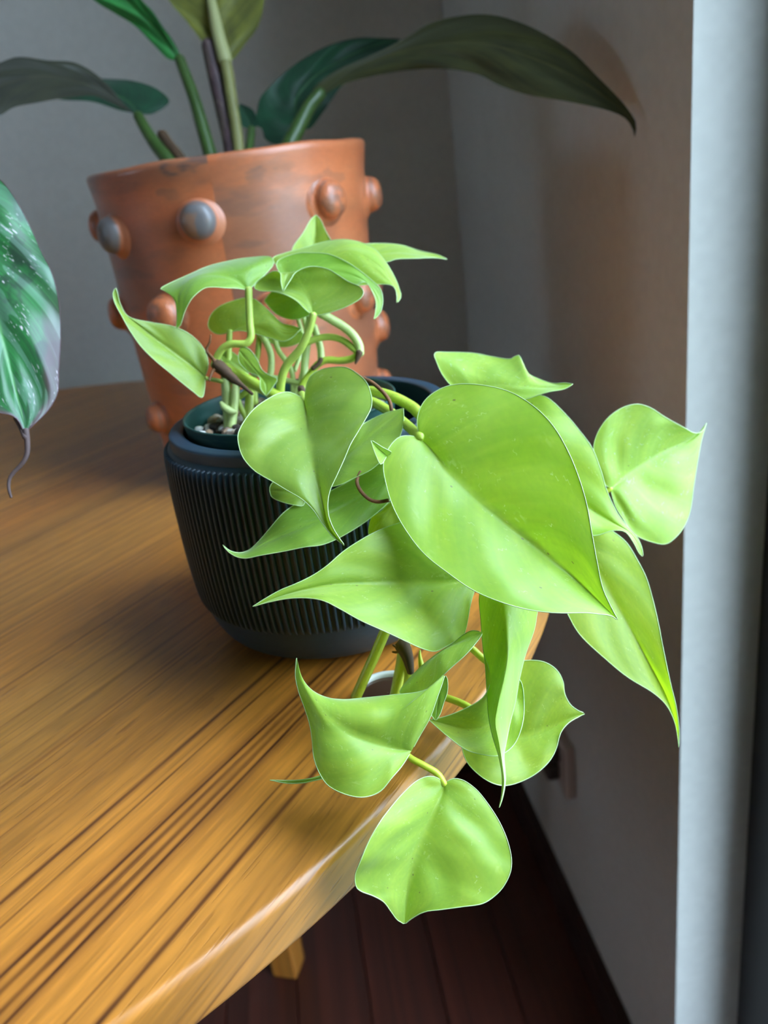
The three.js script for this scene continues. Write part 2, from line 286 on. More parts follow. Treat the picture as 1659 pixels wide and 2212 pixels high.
// ---------------------------------------------------------------- the dark ribbed planter, the nursery pot in it and its gritty mix
const PC = V(-0.029, TY, -0.380);
const lathe = (pts, seg = 128) => new THREE.LatheGeometry(pts.map(([r, y]) => new THREE.Vector2(r, y)), seg);
function ease(pts, n) { const c = new THREE.CatmullRomCurve3(pts.map(([r, y]) => V(r, y, 0)), false, 'centripetal'); return Array.from({ length: n + 1 }, (_, i) => { const q = c.getPoint(i / n); return [Math.max(0.0001, q.x), q.y]; }); }
{
  const PLANTER = new THREE.MeshPhysicalMaterial({ map: texture(256, 256, (x, y) => { const k = 1 + 0.12 * (noise(x * 200, y * 200, 3) - 0.5) + 0.1 * (fbm(x * 8, y * 8, 5, 3) - 0.5); return [38 * k, 60 * k, 76 * k]; }), roughness: 0.5, clearcoat: 0.12, clearcoatRoughness: 0.4 });
  const t = thing('ribbed_planter', 'dark blue-grey ribbed planter with a smooth rim standing on the wooden table', 'planter', PC);
  const outer = [[0.043, 0.0006], [0.050, 0.0014], [0.0573, 0.006], [0.0620, 0.0145], [0.0650, 0.026], [0.0666, 0.042], [0.0672, 0.060], [0.0674, 0.076], [0.0672, 0.088], [0.0669, 0.094], [0.0662, 0.0972], [0.0650, 0.0986]];
  const wall = [[0.0001, 0.0004], ...ease(outer, 44), [0.0646, 0.0988]];
  mesh('pot_body', lathe(wall, 160), PLANTER, t);
  mesh('rim', lathe([[0.0575, 0.05], [0.0575, 0.097], ...ease([[0.0575, 0.1025], [0.0578, 0.1037], [0.0588, 0.1042], [0.0615, 0.1042], [0.0636, 0.1040], [0.0643, 0.1034], [0.0645, 0.1018], [0.0645, 0.0980]], 30)], 160), PLANTER, t);
  const inner = lathe([[0.0001, 0.006], [0.05, 0.007], [0.056, 0.02], [0.0575, 0.05]], 96); mesh('inner_wall', inner, PLANTER, t);
  // one rib, swept up the body's profile, rounded at its upper end
  const N = 136, prof = ease(outer, 60).filter(([r, y]) => y > 0.0205 && y < 0.0976), g0 = [], half = Math.PI / N * 0.58, uvr = [], ix = [];
  const sect = 7;
  prof.forEach(([r, y], i) => {
    const u = i / (prof.length - 1), endT = Math.sqrt(clamp((1 - u) / 0.025)) * Math.sqrt(clamp(u / 0.03)), hgt = 0.0015 * endT;
    for (let k = 0; k < sect; k++) { const s = k / (sect - 1) * 2 - 1, th = s * half * (0.35 + 0.65 * endT), rad = r - 0.0002 + (hgt + 0.0002) * Math.pow(1 - Math.pow(Math.abs(s), 4), 0.6); g0.push(rad * Math.sin(th), y, rad * Math.cos(th)); uvr.push(s, u * 6); }
  });
  for (let i = 0; i < prof.length - 1; i++) for (let k = 0; k < sect - 1; k++) { const a = i * sect + k, b = a + sect; ix.push(a, a + 1, b, a + 1, b + 1, b); }
  const rib = new THREE.BufferGeometry(); rib.setAttribute('position', new THREE.Float32BufferAttribute(g0, 3)); rib.setAttribute('uv', new THREE.Float32BufferAttribute(uvr, 2)); rib.setIndex(ix); rib.computeVertexNormals();
  for (let k = 0; k < N; k++) { const m = mesh('rib', rib, PLANTER, t); m.rotation.y = k / N * Math.PI * 2; }
}
const NC = V(-0.0372, TY, -0.3815), NR = 0.0495, NTOP = 0.1085;
{
  const GREEN = new THREE.MeshPhysicalMaterial({ map: texture(256, 256, (x, y) => { const k = 1 + 0.3 * (fbm(x * 10, y * 10, 5, 4) - 0.5), d = smooth(0.62, 0.8, fbm(x * 22, y * 16, 15, 4)) * 0.4; return [mix(28 * k, 110, d), mix(74 * k, 120, d), mix(66 * k, 110, d)]; }), roughness: 0.5, clearcoat: 0.2, clearcoatRoughness: 0.4, side: THREE.DoubleSide });
  const t = thing('nursery_pot', 'thin dark green plastic nursery pot sitting inside the ribbed planter', 'pot', NC);
  mesh('pot_wall', lathe([[0.0001, 0.012], [0.037, 0.012], [0.0385, 0.014], [0.0455, NTOP - 0.012], [0.0462, NTOP - 0.0105]], 96), GREEN, t);
  mesh('rolled_rim', lathe(ease([[0.0462, NTOP - 0.0105], [0.0478, NTOP - 0.0098], [0.0486, NTOP - 0.006], [NR - 0.0003, NTOP - 0.0014], [NR, NTOP - 0.0004], [NR - 0.0006, NTOP], [NR - 0.0014, NTOP - 0.0008], [0.0477, NTOP - 0.006], [0.0461, NTOP - 0.011]], 30), 128), GREEN, t);
  // grit: bark, pumice and perlite
  const chips = [], cols = [], shapes = [0, 1, 2].map((s) => { const g = new THREE.IcosahedronGeometry(1, 1); g.deleteAttribute('uv'); const p = g.attributes.position; for (let i = 0; i < p.count; i++) { const v = V(p.getX(i), p.getY(i), p.getZ(i)), k = 0.72 + 0.5 * noise(v.x * 1.7 + s * 9 + 20, v.y * 1.7 + v.z * 1.3 + 20, s + 3); p.setXYZ(i, v.x * k, v.y * k, v.z * k); } g.computeVertexNormals(); return g; });
  const tone = [[0.5, 0.44, 0.36], [0.62, 0.59, 0.54], [0.4, 0.3, 0.21], [0.28, 0.17, 0.1], [0.035, 0.025, 0.02], [0.05, 0.035, 0.025], [0.09, 0.06, 0.04], [0.45, 0.36, 0.28]];
  for (let k = 0; k < 380; k++) {
    const a = rr(0, Math.PI * 2), q = Math.sqrt(rnd()) * 0.0435, g = shapes[k % 3].clone(), s = rr(0.0014, 0.0034);
    g.scale(s * rr(0.9, 1.5), s * rr(0.6, 0.9), s); g.rotateX(rr(-0.5, 0.5)); g.rotateY(rr(0, 6)); g.rotateZ(rr(-0.5, 0.5));
    g.translate(NC.x + q * Math.cos(a), TY + NTOP - 0.0078 + rr(-0.0012, 0.0016) + 0.0022 * (noise(q * Math.cos(a) * 90 + 9, q * Math.sin(a) * 90 + 9, 3)), NC.z + q * Math.sin(a));
    const c = tone[Math.floor(rnd() * tone.length)], n = g.attributes.position.count, arr = new Float32Array(n * 3), w = rr(0.8, 1.15); for (let i = 0; i < n; i++) { arr[3 * i] = c[0] * w; arr[3 * i + 1] = c[1] * w; arr[3 * i + 2] = c[2] * w; }
    g.setAttribute('color', new THREE.BufferAttribute(arr, 3)); chips.push(g);
  }
  const base = new THREE.CylinderGeometry(0.0445, 0.042, 0.02, 48).toNonIndexed(); base.deleteAttribute('uv'); base.translate(NC.x, TY + NTOP - 0.0188, NC.z); const bc = new Float32Array(base.attributes.position.count * 3).fill(0.03); base.setAttribute('color', new THREE.BufferAttribute(bc, 3)); chips.push(base);
  const mixg = mergeGeometries(chips); mixg.translate(-NC.x, -TY, -NC.z);
  const m = mesh('potting_mix', mixg, new THREE.MeshStandardMaterial({ vertexColors: true, roughness: 0.9 }), scene); m.position.copy(NC);
  tag(m, 'gritty pale and dark potting mix inside the green nursery pot', 'potting mix'); m.userData.kind = 'stuff';
}

// the small white dish half hidden under the leaves
{
  const c = at(842, 1528, 0.346); c.y = TY;
  const t = thing('small_dish', 'tiny white-rimmed dish with dark brown liquid on the table below the trailing vine', 'dish', c);
  mesh('bowl', lathe(ease([[0.0001, 0.0006], [0.0105, 0.0006], [0.0128, 0.002], [0.0137, 0.0055], [0.0135, 0.0064], [0.0127, 0.0066], [0.0116, 0.006], [0.011, 0.003], [0.0001, 0.0024]], 40), 64), new THREE.MeshPhysicalMaterial({ color: lin(0.75, 0.74, 0.68), roughness: 0.3, clearcoat: 0.6 }), t);
  mesh('brown_liquid', lathe([[0.0114, 0.0046], [0.0001, 0.0046]], 48), new THREE.MeshPhysicalMaterial({ color: lin(0.07, 0.03, 0.015), roughness: 0.08, side: THREE.DoubleSide }), t);
}
// ---------------------------------------------------------------- the lime heart-leaf vine in the planter
{
  const t = thing('lime_vine', 'bright lime green trailing vine with heart-shaped leaves spilling out of the ribbed planter', 'plant', V(NC.x, TY + NTOP - 0.012, NC.z));
  const L = (material, s) => leaf(t, s, material, MARGIN);
  // the big leaf in front
  L(LIME, { m: [[907, 946], [935, 975], [968, 1017], [1015, 1064], [1062, 1102], [1109, 1140], [1156, 1177], [1203, 1218], [1250, 1258], [1307, 1312], [1335, 1340]], dm: [31.8, 31.2, 30.2, 29.2, 28.6],
    r: [[907, 946], [904, 935], [901, 905], [916, 867], [949, 841], [987, 830], [1043, 832], [1100, 846], [1151, 876], [1194, 919], [1227, 975], [1250, 1031], [1267, 1088], [1278, 1149], [1290, 1215], [1302, 1271], [1318, 1307], [1335, 1340]], dr: [31.8, 31.8, 31.3, 30, 29, 28.6, 28.6],
    l: [[907, 946], [897, 943], [865, 943], [841, 966], [828, 1003], [834, 1046], [850, 1097], [879, 1149], [916, 1196], [968, 1238], [1024, 1276], [1086, 1302], [1147, 1318], [1203, 1324], [1269, 1324], [1297, 1327], [1322, 1331], [1335, 1340]], dl: [31.8, 31, 30, 28.8, 28, 28, 28.6], cup: 0.1, phase: 0.4, furrow: 0.0009 });
  // the one just behind it
  L(LIME, { m: [[1085, 905], [1140, 960], [1200, 1030], [1270, 1095], [1325, 1130], [1360, 1150], [1378, 1175], [1389, 1203]], dm: [35, 34.6, 34, 33.2, 32.6],
    r: [[1085, 905], [1090, 870], [1120, 852], [1156, 853], [1180, 858], [1217, 890], [1250, 928], [1278, 966], [1297, 1013], [1311, 1060], [1335, 1111], [1360, 1143], [1376, 1160], [1387, 1185], [1389, 1203]], dr: [35, 35.2, 34.8, 34, 33.4, 32.6],
    l: [[1085, 905], [1070, 940], [1090, 1000], [1140, 1070], [1210, 1130], [1281, 1157], [1325, 1146], [1350, 1149], [1368, 1172], [1381, 1196], [1389, 1203]], dl: [35, 34.2, 33.4, 33, 32.8, 32.6], cup: 0.12, phase: 2 });
  // curled leaf behind the top of the big one
  L(LIME_SHEEN, { m: [[1012, 850], [1045, 838], [1085, 832], [1130, 836], [1180, 838], [1215, 834], [1238, 830]], dm: [36, 35.6, 35, 34.6, 34],
    l: [[1012, 850], [990, 845], [973, 832], [956, 810], [945, 787], [939, 763], [968, 761], [1024, 763], [1067, 771], [1104, 775], [1119, 767], [1130, 785], [1140, 806], [1156, 815], [1194, 828], [1220, 827], [1238, 830]], dl: [36, 36.4, 37, 37, 36.4, 35.6, 34],
    r: [[1012, 850], [1030, 866], [1080, 874], [1137, 862], [1184, 847], [1220, 840], [1238, 830]], dr: [36, 35, 34.4, 34, 34], cup: -0.1, phase: 1.2, furrow: 0.0005 });
  // round leaf at the right, window sheen put into its pale tint
  L(LIME_SHEEN, { m: [[1319, 1056], [1368, 1017], [1405, 994], [1438, 974], [1475, 955], [1505, 938], [1526, 914]], dm: [36.4, 36.8, 37.2, 37.6, 38],
    l: [[1319, 1056], [1307, 1046], [1292, 1008], [1282, 970], [1290, 937], [1311, 905], [1344, 881], [1377, 873], [1405, 881], [1438, 902], [1476, 923], [1499, 935], [1513, 934], [1521, 926], [1526, 914]], dl: [36.4, 36, 35.8, 36, 36.6, 38],
    r: [[1319, 1056], [1322, 1070], [1330, 1095], [1344, 1118], [1368, 1152], [1405, 1170], [1438, 1175], [1457, 1163], [1476, 1140], [1490, 1107], [1499, 1046], [1509, 984], [1516, 948], [1522, 928], [1526, 914]], dr: [36.4, 36, 36.2, 36.8, 37.4, 38], cup: 0.1, furrow: 0.0013, phase: 0.2 });
  // hanging leaf, lower right
  L(LIME_YELLOW, { m: [[1238, 1148], [1290, 1230], [1345, 1330], [1400, 1430], [1440, 1505], [1458, 1560], [1466, 1616]], dm: [34, 33.8, 33.4, 33, 32.8],
    r: [[1238, 1148], [1262, 1128], [1300, 1135], [1325, 1149], [1353, 1172], [1377, 1210], [1396, 1248], [1410, 1295], [1422, 1346], [1432, 1398], [1448, 1474], [1461, 1529], [1467, 1580], [1466, 1616]], dr: [34, 34.2, 33.6, 33, 32.6, 32.8],
    l: [[1238, 1148], [1210, 1150], [1190, 1200], [1200, 1270], [1227, 1328], [1251, 1369], [1306, 1422], [1356, 1463], [1411, 1497], [1438, 1522], [1456, 1557], [1463, 1589], [1466, 1616]], dl: [34, 33.4, 33, 32.8, 32.6, 32.8], cup: 0.08, phase: 3 });
  // heart leaf over the rim, its shade painted into the darker tint
  L(LIME_SHADED, { m: [[657, 866], [661, 890], [666, 925], [672, 970], [683, 1017], [692, 1062], [700, 1100], [713, 1142], [745, 1179]], dm: [34.2, 33.2, 32, 31, 30.4, 30, 29.6],
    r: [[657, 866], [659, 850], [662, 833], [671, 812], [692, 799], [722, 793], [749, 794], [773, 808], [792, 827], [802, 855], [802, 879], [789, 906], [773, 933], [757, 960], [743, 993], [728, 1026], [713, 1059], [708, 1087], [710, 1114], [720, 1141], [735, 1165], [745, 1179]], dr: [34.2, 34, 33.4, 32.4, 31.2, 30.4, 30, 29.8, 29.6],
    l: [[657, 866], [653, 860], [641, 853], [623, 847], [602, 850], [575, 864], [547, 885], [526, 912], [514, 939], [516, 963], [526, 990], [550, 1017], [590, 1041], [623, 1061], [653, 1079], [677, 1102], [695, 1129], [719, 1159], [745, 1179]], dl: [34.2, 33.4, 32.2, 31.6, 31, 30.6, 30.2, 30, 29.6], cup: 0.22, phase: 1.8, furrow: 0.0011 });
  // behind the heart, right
  L(LIME_SHADED, { m: [[722, 1010], [760, 975], [800, 942], [840, 910], [871, 882]], dm: [32.8, 32.8, 33, 33.4],
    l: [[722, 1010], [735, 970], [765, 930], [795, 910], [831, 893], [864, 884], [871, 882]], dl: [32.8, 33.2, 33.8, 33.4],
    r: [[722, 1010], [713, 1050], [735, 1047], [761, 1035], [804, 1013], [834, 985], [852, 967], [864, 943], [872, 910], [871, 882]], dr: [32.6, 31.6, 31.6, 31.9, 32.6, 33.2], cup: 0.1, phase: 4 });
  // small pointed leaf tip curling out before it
  L(LIME_SHEEN, { m: [[836, 985], [822, 973], [810, 962], [801, 950]], dm: [31.2, 31, 30.8, 30.6], l: [[836, 985], [822, 1003], [812, 984], [805, 965], [801, 950]], dl: [31.2, 30.8, 30.7, 30.6], r: [[836, 985], [846, 978], [826, 966], [812, 957], [801, 950]], dr: [31.2, 31, 30.8, 30.6], nu: 24, nv: 8 });
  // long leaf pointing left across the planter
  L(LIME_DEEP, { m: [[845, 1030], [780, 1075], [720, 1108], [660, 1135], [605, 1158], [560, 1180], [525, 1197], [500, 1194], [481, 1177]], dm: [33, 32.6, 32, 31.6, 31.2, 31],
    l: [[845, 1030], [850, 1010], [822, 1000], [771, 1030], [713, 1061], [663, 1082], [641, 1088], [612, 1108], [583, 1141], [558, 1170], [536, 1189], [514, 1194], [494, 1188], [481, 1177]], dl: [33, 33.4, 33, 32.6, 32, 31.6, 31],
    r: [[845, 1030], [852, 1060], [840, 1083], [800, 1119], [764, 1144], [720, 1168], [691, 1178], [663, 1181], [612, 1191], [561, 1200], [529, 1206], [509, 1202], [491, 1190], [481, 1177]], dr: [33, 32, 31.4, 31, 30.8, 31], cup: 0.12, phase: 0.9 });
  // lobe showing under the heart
  L(LIME_SHADED, { m: [[660, 1075], [640, 1068], [615, 1062], [590, 1060], [583, 1062]], dm: [32.4, 32.4, 32.6], l: [[660, 1075], [650, 1050], [610, 1036], [590, 1041], [582, 1055], [583, 1062]], dl: [32.4, 32.8, 32.6], r: [[660, 1075], [655, 1092], [637, 1091], [605, 1083], [586, 1072], [583, 1062]], dr: [32.4, 32, 32.6], nu: 24, nv: 8 });
  // torn leaf beside the big leaf's edge
  L(LIME_YELLOW, { m: [[856, 1080], [840, 1105], [822, 1135], [806, 1170]], dm: [32.6, 32.4, 32, 32], l: [[856, 1080], [838, 1088], [822, 1105], [804, 1116], [798, 1132], [797, 1157], [806, 1170]], dl: [32.6, 32.6, 32.6, 32], r: [[856, 1080], [866, 1095], [868, 1125], [845, 1160], [806, 1170]], dr: [32.6, 32.2, 32, 32], nu: 30, nv: 8 });
  // broad leaf pointing left below the big one
  L(LIME, { m: [[1038, 1252], [980, 1257], [930, 1260], [876, 1261], [822, 1262], [740, 1262], [684, 1268], [620, 1283], [545, 1311]], dm: [31.6, 31, 30.4, 30, 29.6, 29.4],
    r: [[1038, 1252], [1040, 1210], [1010, 1155], [960, 1125], [905, 1118], [861, 1130], [822, 1144], [785, 1163], [742, 1191], [706, 1222], [677, 1242], [641, 1260], [605, 1275], [568, 1296], [545, 1311]], dr: [31.6, 32, 31.8, 31.2, 30.6, 30, 29.6, 29.4],
    l: [[1038, 1252], [1026, 1274], [1016, 1307], [1008, 1351], [1000, 1374], [982, 1386], [959, 1399], [941, 1407], [912, 1401], [872, 1383], [829, 1363], [778, 1340], [735, 1316], [699, 1298], [663, 1292], [623, 1293], [576, 1302], [545, 1311]], dl: [31.6, 30.6, 29.6, 28.8, 28.6, 28.8, 29.2, 29.4], cup: 0.16, phase: 2.6, furrow: 0.0009 });
  // folded leaf below it
  L(LIME_SHEEN, { m: [[1043, 1366], [1004, 1384], [968, 1399], [948, 1413], [941, 1440], [936, 1465], [924, 1487]], dm: [29, 28.9, 28.8, 28.8, 29], l: [[1043, 1366], [1022, 1362], [1003, 1370], [975, 1392], [944, 1412], [899, 1450], [863, 1497], [880, 1506], [924, 1487]], dl: [29, 29.8, 30.2, 30.4, 30, 29], r: [[1043, 1366], [1037, 1377], [1006, 1414], [985, 1433], [966, 1450], [944, 1472], [924, 1487]], dr: [29, 28.6, 28.6, 29], nu: 40, nv: 10, furrow: 0.0003 });
  // small leaf at its right end
  L(LIME_DEEP, { m: [[942, 1476], [948, 1505], [945, 1533], [941, 1558]], dm: [29.4, 29.2, 29], r: [[942, 1476], [963, 1460], [967, 1490], [958, 1520], [951, 1542], [941, 1558]], dr: [29.4, 29.2, 29], l: [[942, 1476], [930, 1500], [927, 1535], [941, 1558]], dl: [29.4, 29.4, 29], nu: 24, nv: 8 });
  // cupped leaf at the lower left, seen from behind
  L(LIME, { m: [[889, 1622], [850, 1616], [800, 1601], [750, 1577], [708, 1545], [675, 1503], [652, 1462], [641, 1420]], dm: [27.6, 27.2, 27, 27.2, 27.8, 28.8],
    r: [[889, 1622], [905, 1593], [930, 1548], [944, 1508], [956, 1474], [960, 1455], [939, 1481], [908, 1494], [850, 1501], [792, 1507], [738, 1511], [689, 1503], [663, 1485], [646, 1459], [638, 1436], [641, 1420]], dr: [27.6, 27.6, 27.9, 28, 28.2, 28.4, 28.8],
    l: [[889, 1622], [868, 1655], [845, 1682], [823, 1708], [801, 1719], [774, 1722], [738, 1713], [707, 1695], [689, 1668], [678, 1637], [674, 1597], [669, 1566], [658, 1530], [645, 1494], [638, 1459], [641, 1420]], dl: [27.6, 26.8, 26.4, 26.8, 27.4, 28, 28.8], cup: 0.16, phase: 5, furrow: 0.0006 });
  // thin tip of the leaf hidden behind it
  L(LIME_DEEP, { m: [[800, 1640], [750, 1660], [700, 1679], [655, 1688], [620, 1689], [583, 1685]], dm: [28.6, 28.4, 28.2, 28.2], l: [[800, 1640], [770, 1680], [730, 1683], [695, 1683], [655, 1691], [620, 1692], [583, 1685]], dl: [28.6, 28.3, 28.2, 28.2], r: [[800, 1640], [770, 1625], [725, 1655], [690, 1676], [655, 1684], [620, 1686], [583, 1685]], dr: [28.6, 28.6, 28.3, 28.2], nu: 40, nv: 6, margin: 0.00018 });
  // tall folded leaf over the table's edge
  L(LIME, { m: [[1088, 1252], [1090, 1302], [1095, 1365], [1097, 1418], [1089, 1467], [1075, 1525], [1070, 1561], [1078, 1605], [1085, 1650], [1089, 1690], [1084, 1722], [1078, 1746]], dm: [30.4, 29.5, 28.8, 28.4, 28.4, 28.6],
    l: [[1088, 1252], [1062, 1240], [1037, 1280], [1039, 1343], [1042, 1387], [1048, 1436], [1052, 1499], [1056, 1552], [1066, 1597], [1077, 1632], [1085, 1680], [1083, 1720], [1078, 1746]], dl: [30.8, 30.7, 30.2, 29.6, 28.8, 28.6],
    r: [[1088, 1252], [1130, 1240], [1166, 1280], [1160, 1325], [1154, 1360], [1135, 1414], [1122, 1467], [1113, 1517], [1102, 1561], [1093, 1606], [1089, 1632], [1092, 1686], [1086, 1722], [1078, 1746]], dr: [30.8, 31, 30.6, 30, 29.2, 28.6], furrow: 0.0004, phase: 1 });
  // cupped yellow-green leaf behind it
  L(LIME_YELLOW, { m: [[1098, 1450], [1090, 1520], [1055, 1566], [1010, 1576], [965, 1565], [927, 1555]], dm: [31, 30.6, 30.2, 29.8, 29.6],
    l: [[1098, 1450], [1060, 1405], [1046, 1410], [1055, 1440], [1060, 1470], [1055, 1487], [1042, 1508], [1006, 1530], [961, 1548], [927, 1555]], dl: [31, 30.4, 29.8, 29.4, 29.4, 29.6],
    r: [[1098, 1450], [1124, 1470], [1132, 1521], [1127, 1570], [1109, 1610], [1077, 1632], [1042, 1630], [1006, 1619], [975, 1597], [944, 1571], [927, 1555]], dr: [31, 30.8, 30, 29.4, 29.2, 29.6], cup: -0.2, phase: 2 });
  // round leaf, lower right
  L(LIME_YELLOW, { m: [[1072, 1585], [1120, 1590], [1180, 1575], [1225, 1553], [1264, 1541]], dm: [31.4, 31.4, 31.4, 31.4],
    l: [[1072, 1585], [1058, 1540], [1075, 1475], [1105, 1436], [1135, 1427], [1175, 1430], [1202, 1447], [1216, 1472], [1220, 1499], [1233, 1523], [1251, 1536], [1264, 1541]], dl: [31.4, 31.6, 31.8, 31.6, 31.4],
    r: [[1072, 1585], [1030, 1590], [999, 1608], [1006, 1641], [1028, 1668], [1060, 1690], [1091, 1697], [1131, 1686], [1162, 1668], [1189, 1641], [1202, 1615], [1211, 1583], [1229, 1561], [1251, 1548], [1264, 1541]], dr: [31.4, 30.2, 29.8, 30.2, 30.8, 31.4], cup: 0.1, furrow: 0.0012, phase: 0.6 });
  // lowest leaf, hanging over the edge
  L(LIME, { m: [[959, 1693], [957, 1709], [944, 1738], [926, 1776], [904, 1825], [889, 1885], [879, 1939], [874, 1996]], dm: [28.4, 28, 27.6, 27.4, 27.2, 27],
    r: [[959, 1693], [966, 1688], [979, 1682], [999, 1685], [1028, 1705], [1055, 1738], [1080, 1778], [1097, 1819], [1105, 1859], [1102, 1885], [1086, 1917], [1064, 1939], [1042, 1952], [997, 1959], [953, 1965], [917, 1970], [890, 1984], [874, 1996]], dr: [28.4, 28.4, 28, 27.6, 27.2, 26.8, 26.8, 27],
    l: [[959, 1693], [956, 1690], [944, 1680], [926, 1677], [903, 1685], [872, 1712], [845, 1743], [819, 1778], [796, 1819], [779, 1859], [767, 1890], [770, 1917], [781, 1926], [805, 1935], [828, 1948], [845, 1970], [859, 1988], [874, 1996]], dl: [28.4, 28, 27, 26.2, 25.8, 26, 26.4, 27], cup: 0.1, phase: 3.6, furrow: 0.0009 });

  // the upper leaves over the pot
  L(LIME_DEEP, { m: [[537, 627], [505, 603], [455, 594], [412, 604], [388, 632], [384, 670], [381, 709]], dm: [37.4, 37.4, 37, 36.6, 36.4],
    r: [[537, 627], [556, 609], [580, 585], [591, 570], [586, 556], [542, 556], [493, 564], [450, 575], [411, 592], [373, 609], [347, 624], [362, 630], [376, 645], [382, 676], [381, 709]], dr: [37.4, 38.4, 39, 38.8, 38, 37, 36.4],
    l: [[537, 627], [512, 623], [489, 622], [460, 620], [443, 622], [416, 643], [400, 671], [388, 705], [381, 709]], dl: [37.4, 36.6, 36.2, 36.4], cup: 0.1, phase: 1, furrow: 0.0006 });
  L(LIME_SHADED, { m: [[443, 815], [400, 780], [345, 740], [300, 703], [268, 674], [251, 645], [250, 621]], dm: [37.6, 37, 36.4, 36],
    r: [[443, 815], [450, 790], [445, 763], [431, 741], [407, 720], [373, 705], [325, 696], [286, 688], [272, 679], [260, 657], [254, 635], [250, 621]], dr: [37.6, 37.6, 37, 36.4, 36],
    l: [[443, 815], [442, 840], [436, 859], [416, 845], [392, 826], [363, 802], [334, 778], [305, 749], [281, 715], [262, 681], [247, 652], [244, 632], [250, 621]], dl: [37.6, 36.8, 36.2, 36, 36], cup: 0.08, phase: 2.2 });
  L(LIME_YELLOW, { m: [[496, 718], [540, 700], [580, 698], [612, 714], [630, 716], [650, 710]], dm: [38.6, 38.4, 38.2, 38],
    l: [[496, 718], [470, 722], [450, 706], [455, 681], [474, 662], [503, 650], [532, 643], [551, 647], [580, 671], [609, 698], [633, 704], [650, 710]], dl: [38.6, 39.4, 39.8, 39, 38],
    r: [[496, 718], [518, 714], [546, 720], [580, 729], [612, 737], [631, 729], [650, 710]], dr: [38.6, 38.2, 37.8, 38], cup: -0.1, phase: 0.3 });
  L(LIME_SHADED, { m: [[677, 683], [668, 648], [652, 615], [640, 592], [628, 588], [619, 602], [611, 630]], dm: [36.4, 36.8, 37.2, 36.8, 36.2],
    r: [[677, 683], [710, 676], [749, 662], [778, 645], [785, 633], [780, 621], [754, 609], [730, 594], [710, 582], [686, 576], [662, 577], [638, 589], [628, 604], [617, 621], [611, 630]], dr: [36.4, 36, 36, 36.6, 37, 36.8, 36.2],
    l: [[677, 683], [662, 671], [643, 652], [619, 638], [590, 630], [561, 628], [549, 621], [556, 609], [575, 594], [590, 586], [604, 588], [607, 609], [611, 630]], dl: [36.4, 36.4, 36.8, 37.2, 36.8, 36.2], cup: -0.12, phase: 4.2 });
  L(LIME, { m: [[640, 588], [700, 560], [760, 545], [815, 572], [845, 606], [860, 636], [857, 655]], dm: [39, 39, 38.8, 38.4, 38],
    r: [[640, 588], [605, 578], [589, 558], [614, 547], [662, 534], [701, 522], [744, 517], [778, 523], [807, 536], [831, 563], [850, 594], [862, 623], [866, 642], [857, 655]], dr: [39, 40, 40.2, 39.8, 39, 38],
    l: [[640, 588], [665, 614], [720, 622], [768, 617], [821, 614], [841, 615], [852, 621], [857, 640], [857, 655]], dl: [39, 38.6, 38.4, 38.2, 38], cup: 0.1, phase: 1.5 });
  L(LIME_DEEP, { m: [[630, 604], [680, 590], [740, 590], [785, 606], [808, 633], [818, 662], [807, 691]], dm: [38, 38, 37.8, 37.4, 37],
    r: [[630, 604], [605, 590], [598, 566], [638, 548], [677, 546], [710, 549], [749, 566], [783, 589], [807, 609], [821, 623], [827, 647], [821, 676], [807, 691]], dr: [38, 38.6, 38.4, 38, 37.6, 37],
    l: [[630, 604], [650, 628], [700, 630], [768, 616], [790, 610], [804, 630], [812, 652], [811, 673], [807, 691]], dl: [38, 37.6, 37.4, 37.2, 37], cup: -0.14, phase: 0.2 });
  L(LIME, { m: [[684, 575], [680, 535], [682, 495], [682, 464]], dm: [42, 42.2, 42.4], l: [[684, 575], [640, 560], [631, 541], [655, 503], [672, 474], [682, 464]], dl: [42, 41.6, 42.4], r: [[684, 575], [730, 560], [720, 530], [703, 498], [692, 474], [682, 464]], dr: [42, 41.8, 42.4], nu: 36, nv: 8 });
  L(LIME, { m: [[752, 562], [800, 552], [860, 545], [910, 550], [966, 560]], dm: [41.4, 41.6, 42, 42], l: [[752, 562], [755, 535], [788, 527], [865, 529], [903, 541], [947, 551], [966, 560]], dl: [41.4, 42.4, 42.6, 42], r: [[752, 562], [770, 580], [836, 566], [855, 560], [894, 558], [942, 557], [966, 560]], dr: [41.4, 41, 41.4, 42], nu: 40, nv: 8 });
  L(LIME_SHEEN, { m: [[516, 757], [535, 780], [556, 805], [574, 830], [575, 856]], dm: [37.4, 37.2, 37, 36.8], r: [[516, 757], [521, 749], [537, 753], [556, 778], [566, 799], [585, 812], [599, 818], [590, 835], [575, 856]], dr: [37.4, 37.2, 36.8, 36.8], l: [[516, 757], [516, 780], [535, 802], [560, 815], [563, 840], [575, 856]], dl: [37.4, 37.4, 37, 36.8], nu: 32, nv: 8 });
  L(LIME_SHADED, { m: [[475, 765], [500, 780], [520, 795], [538, 808]], dm: [38.6, 38.4, 38.4], r: [[475, 765], [490, 756], [515, 770], [532, 790], [538, 808]], dr: [38.6, 38.8, 38.4], l: [[475, 765], [480, 780], [505, 795], [538, 808]], dl: [38.6, 38, 38.4], nu: 24, nv: 6 });
  L(LIME_DEEP, { m: [[690, 645], [650, 640], [610, 640], [570, 650]], dm: [40, 40.2, 40.6], r: [[690, 645], [680, 628], [630, 620], [590, 628], [570, 650]], dr: [40, 40.4, 40.6], l: [[690, 645], [680, 672], [640, 690], [600, 680], [570, 650]], dl: [40, 39.6, 40.6], nu: 32, nv: 8 });
  L(LIME_SHEEN, { m: [[655, 720], [625, 728], [600, 735], [575, 735]], dm: [41, 41, 41], r: [[655, 720], [640, 708], [600, 712], [575, 735]], dr: [41, 41.5, 41], l: [[655, 720], [650, 738], [610, 750], [575, 735]], dl: [41, 40.6, 41], nu: 24, nv: 6 });

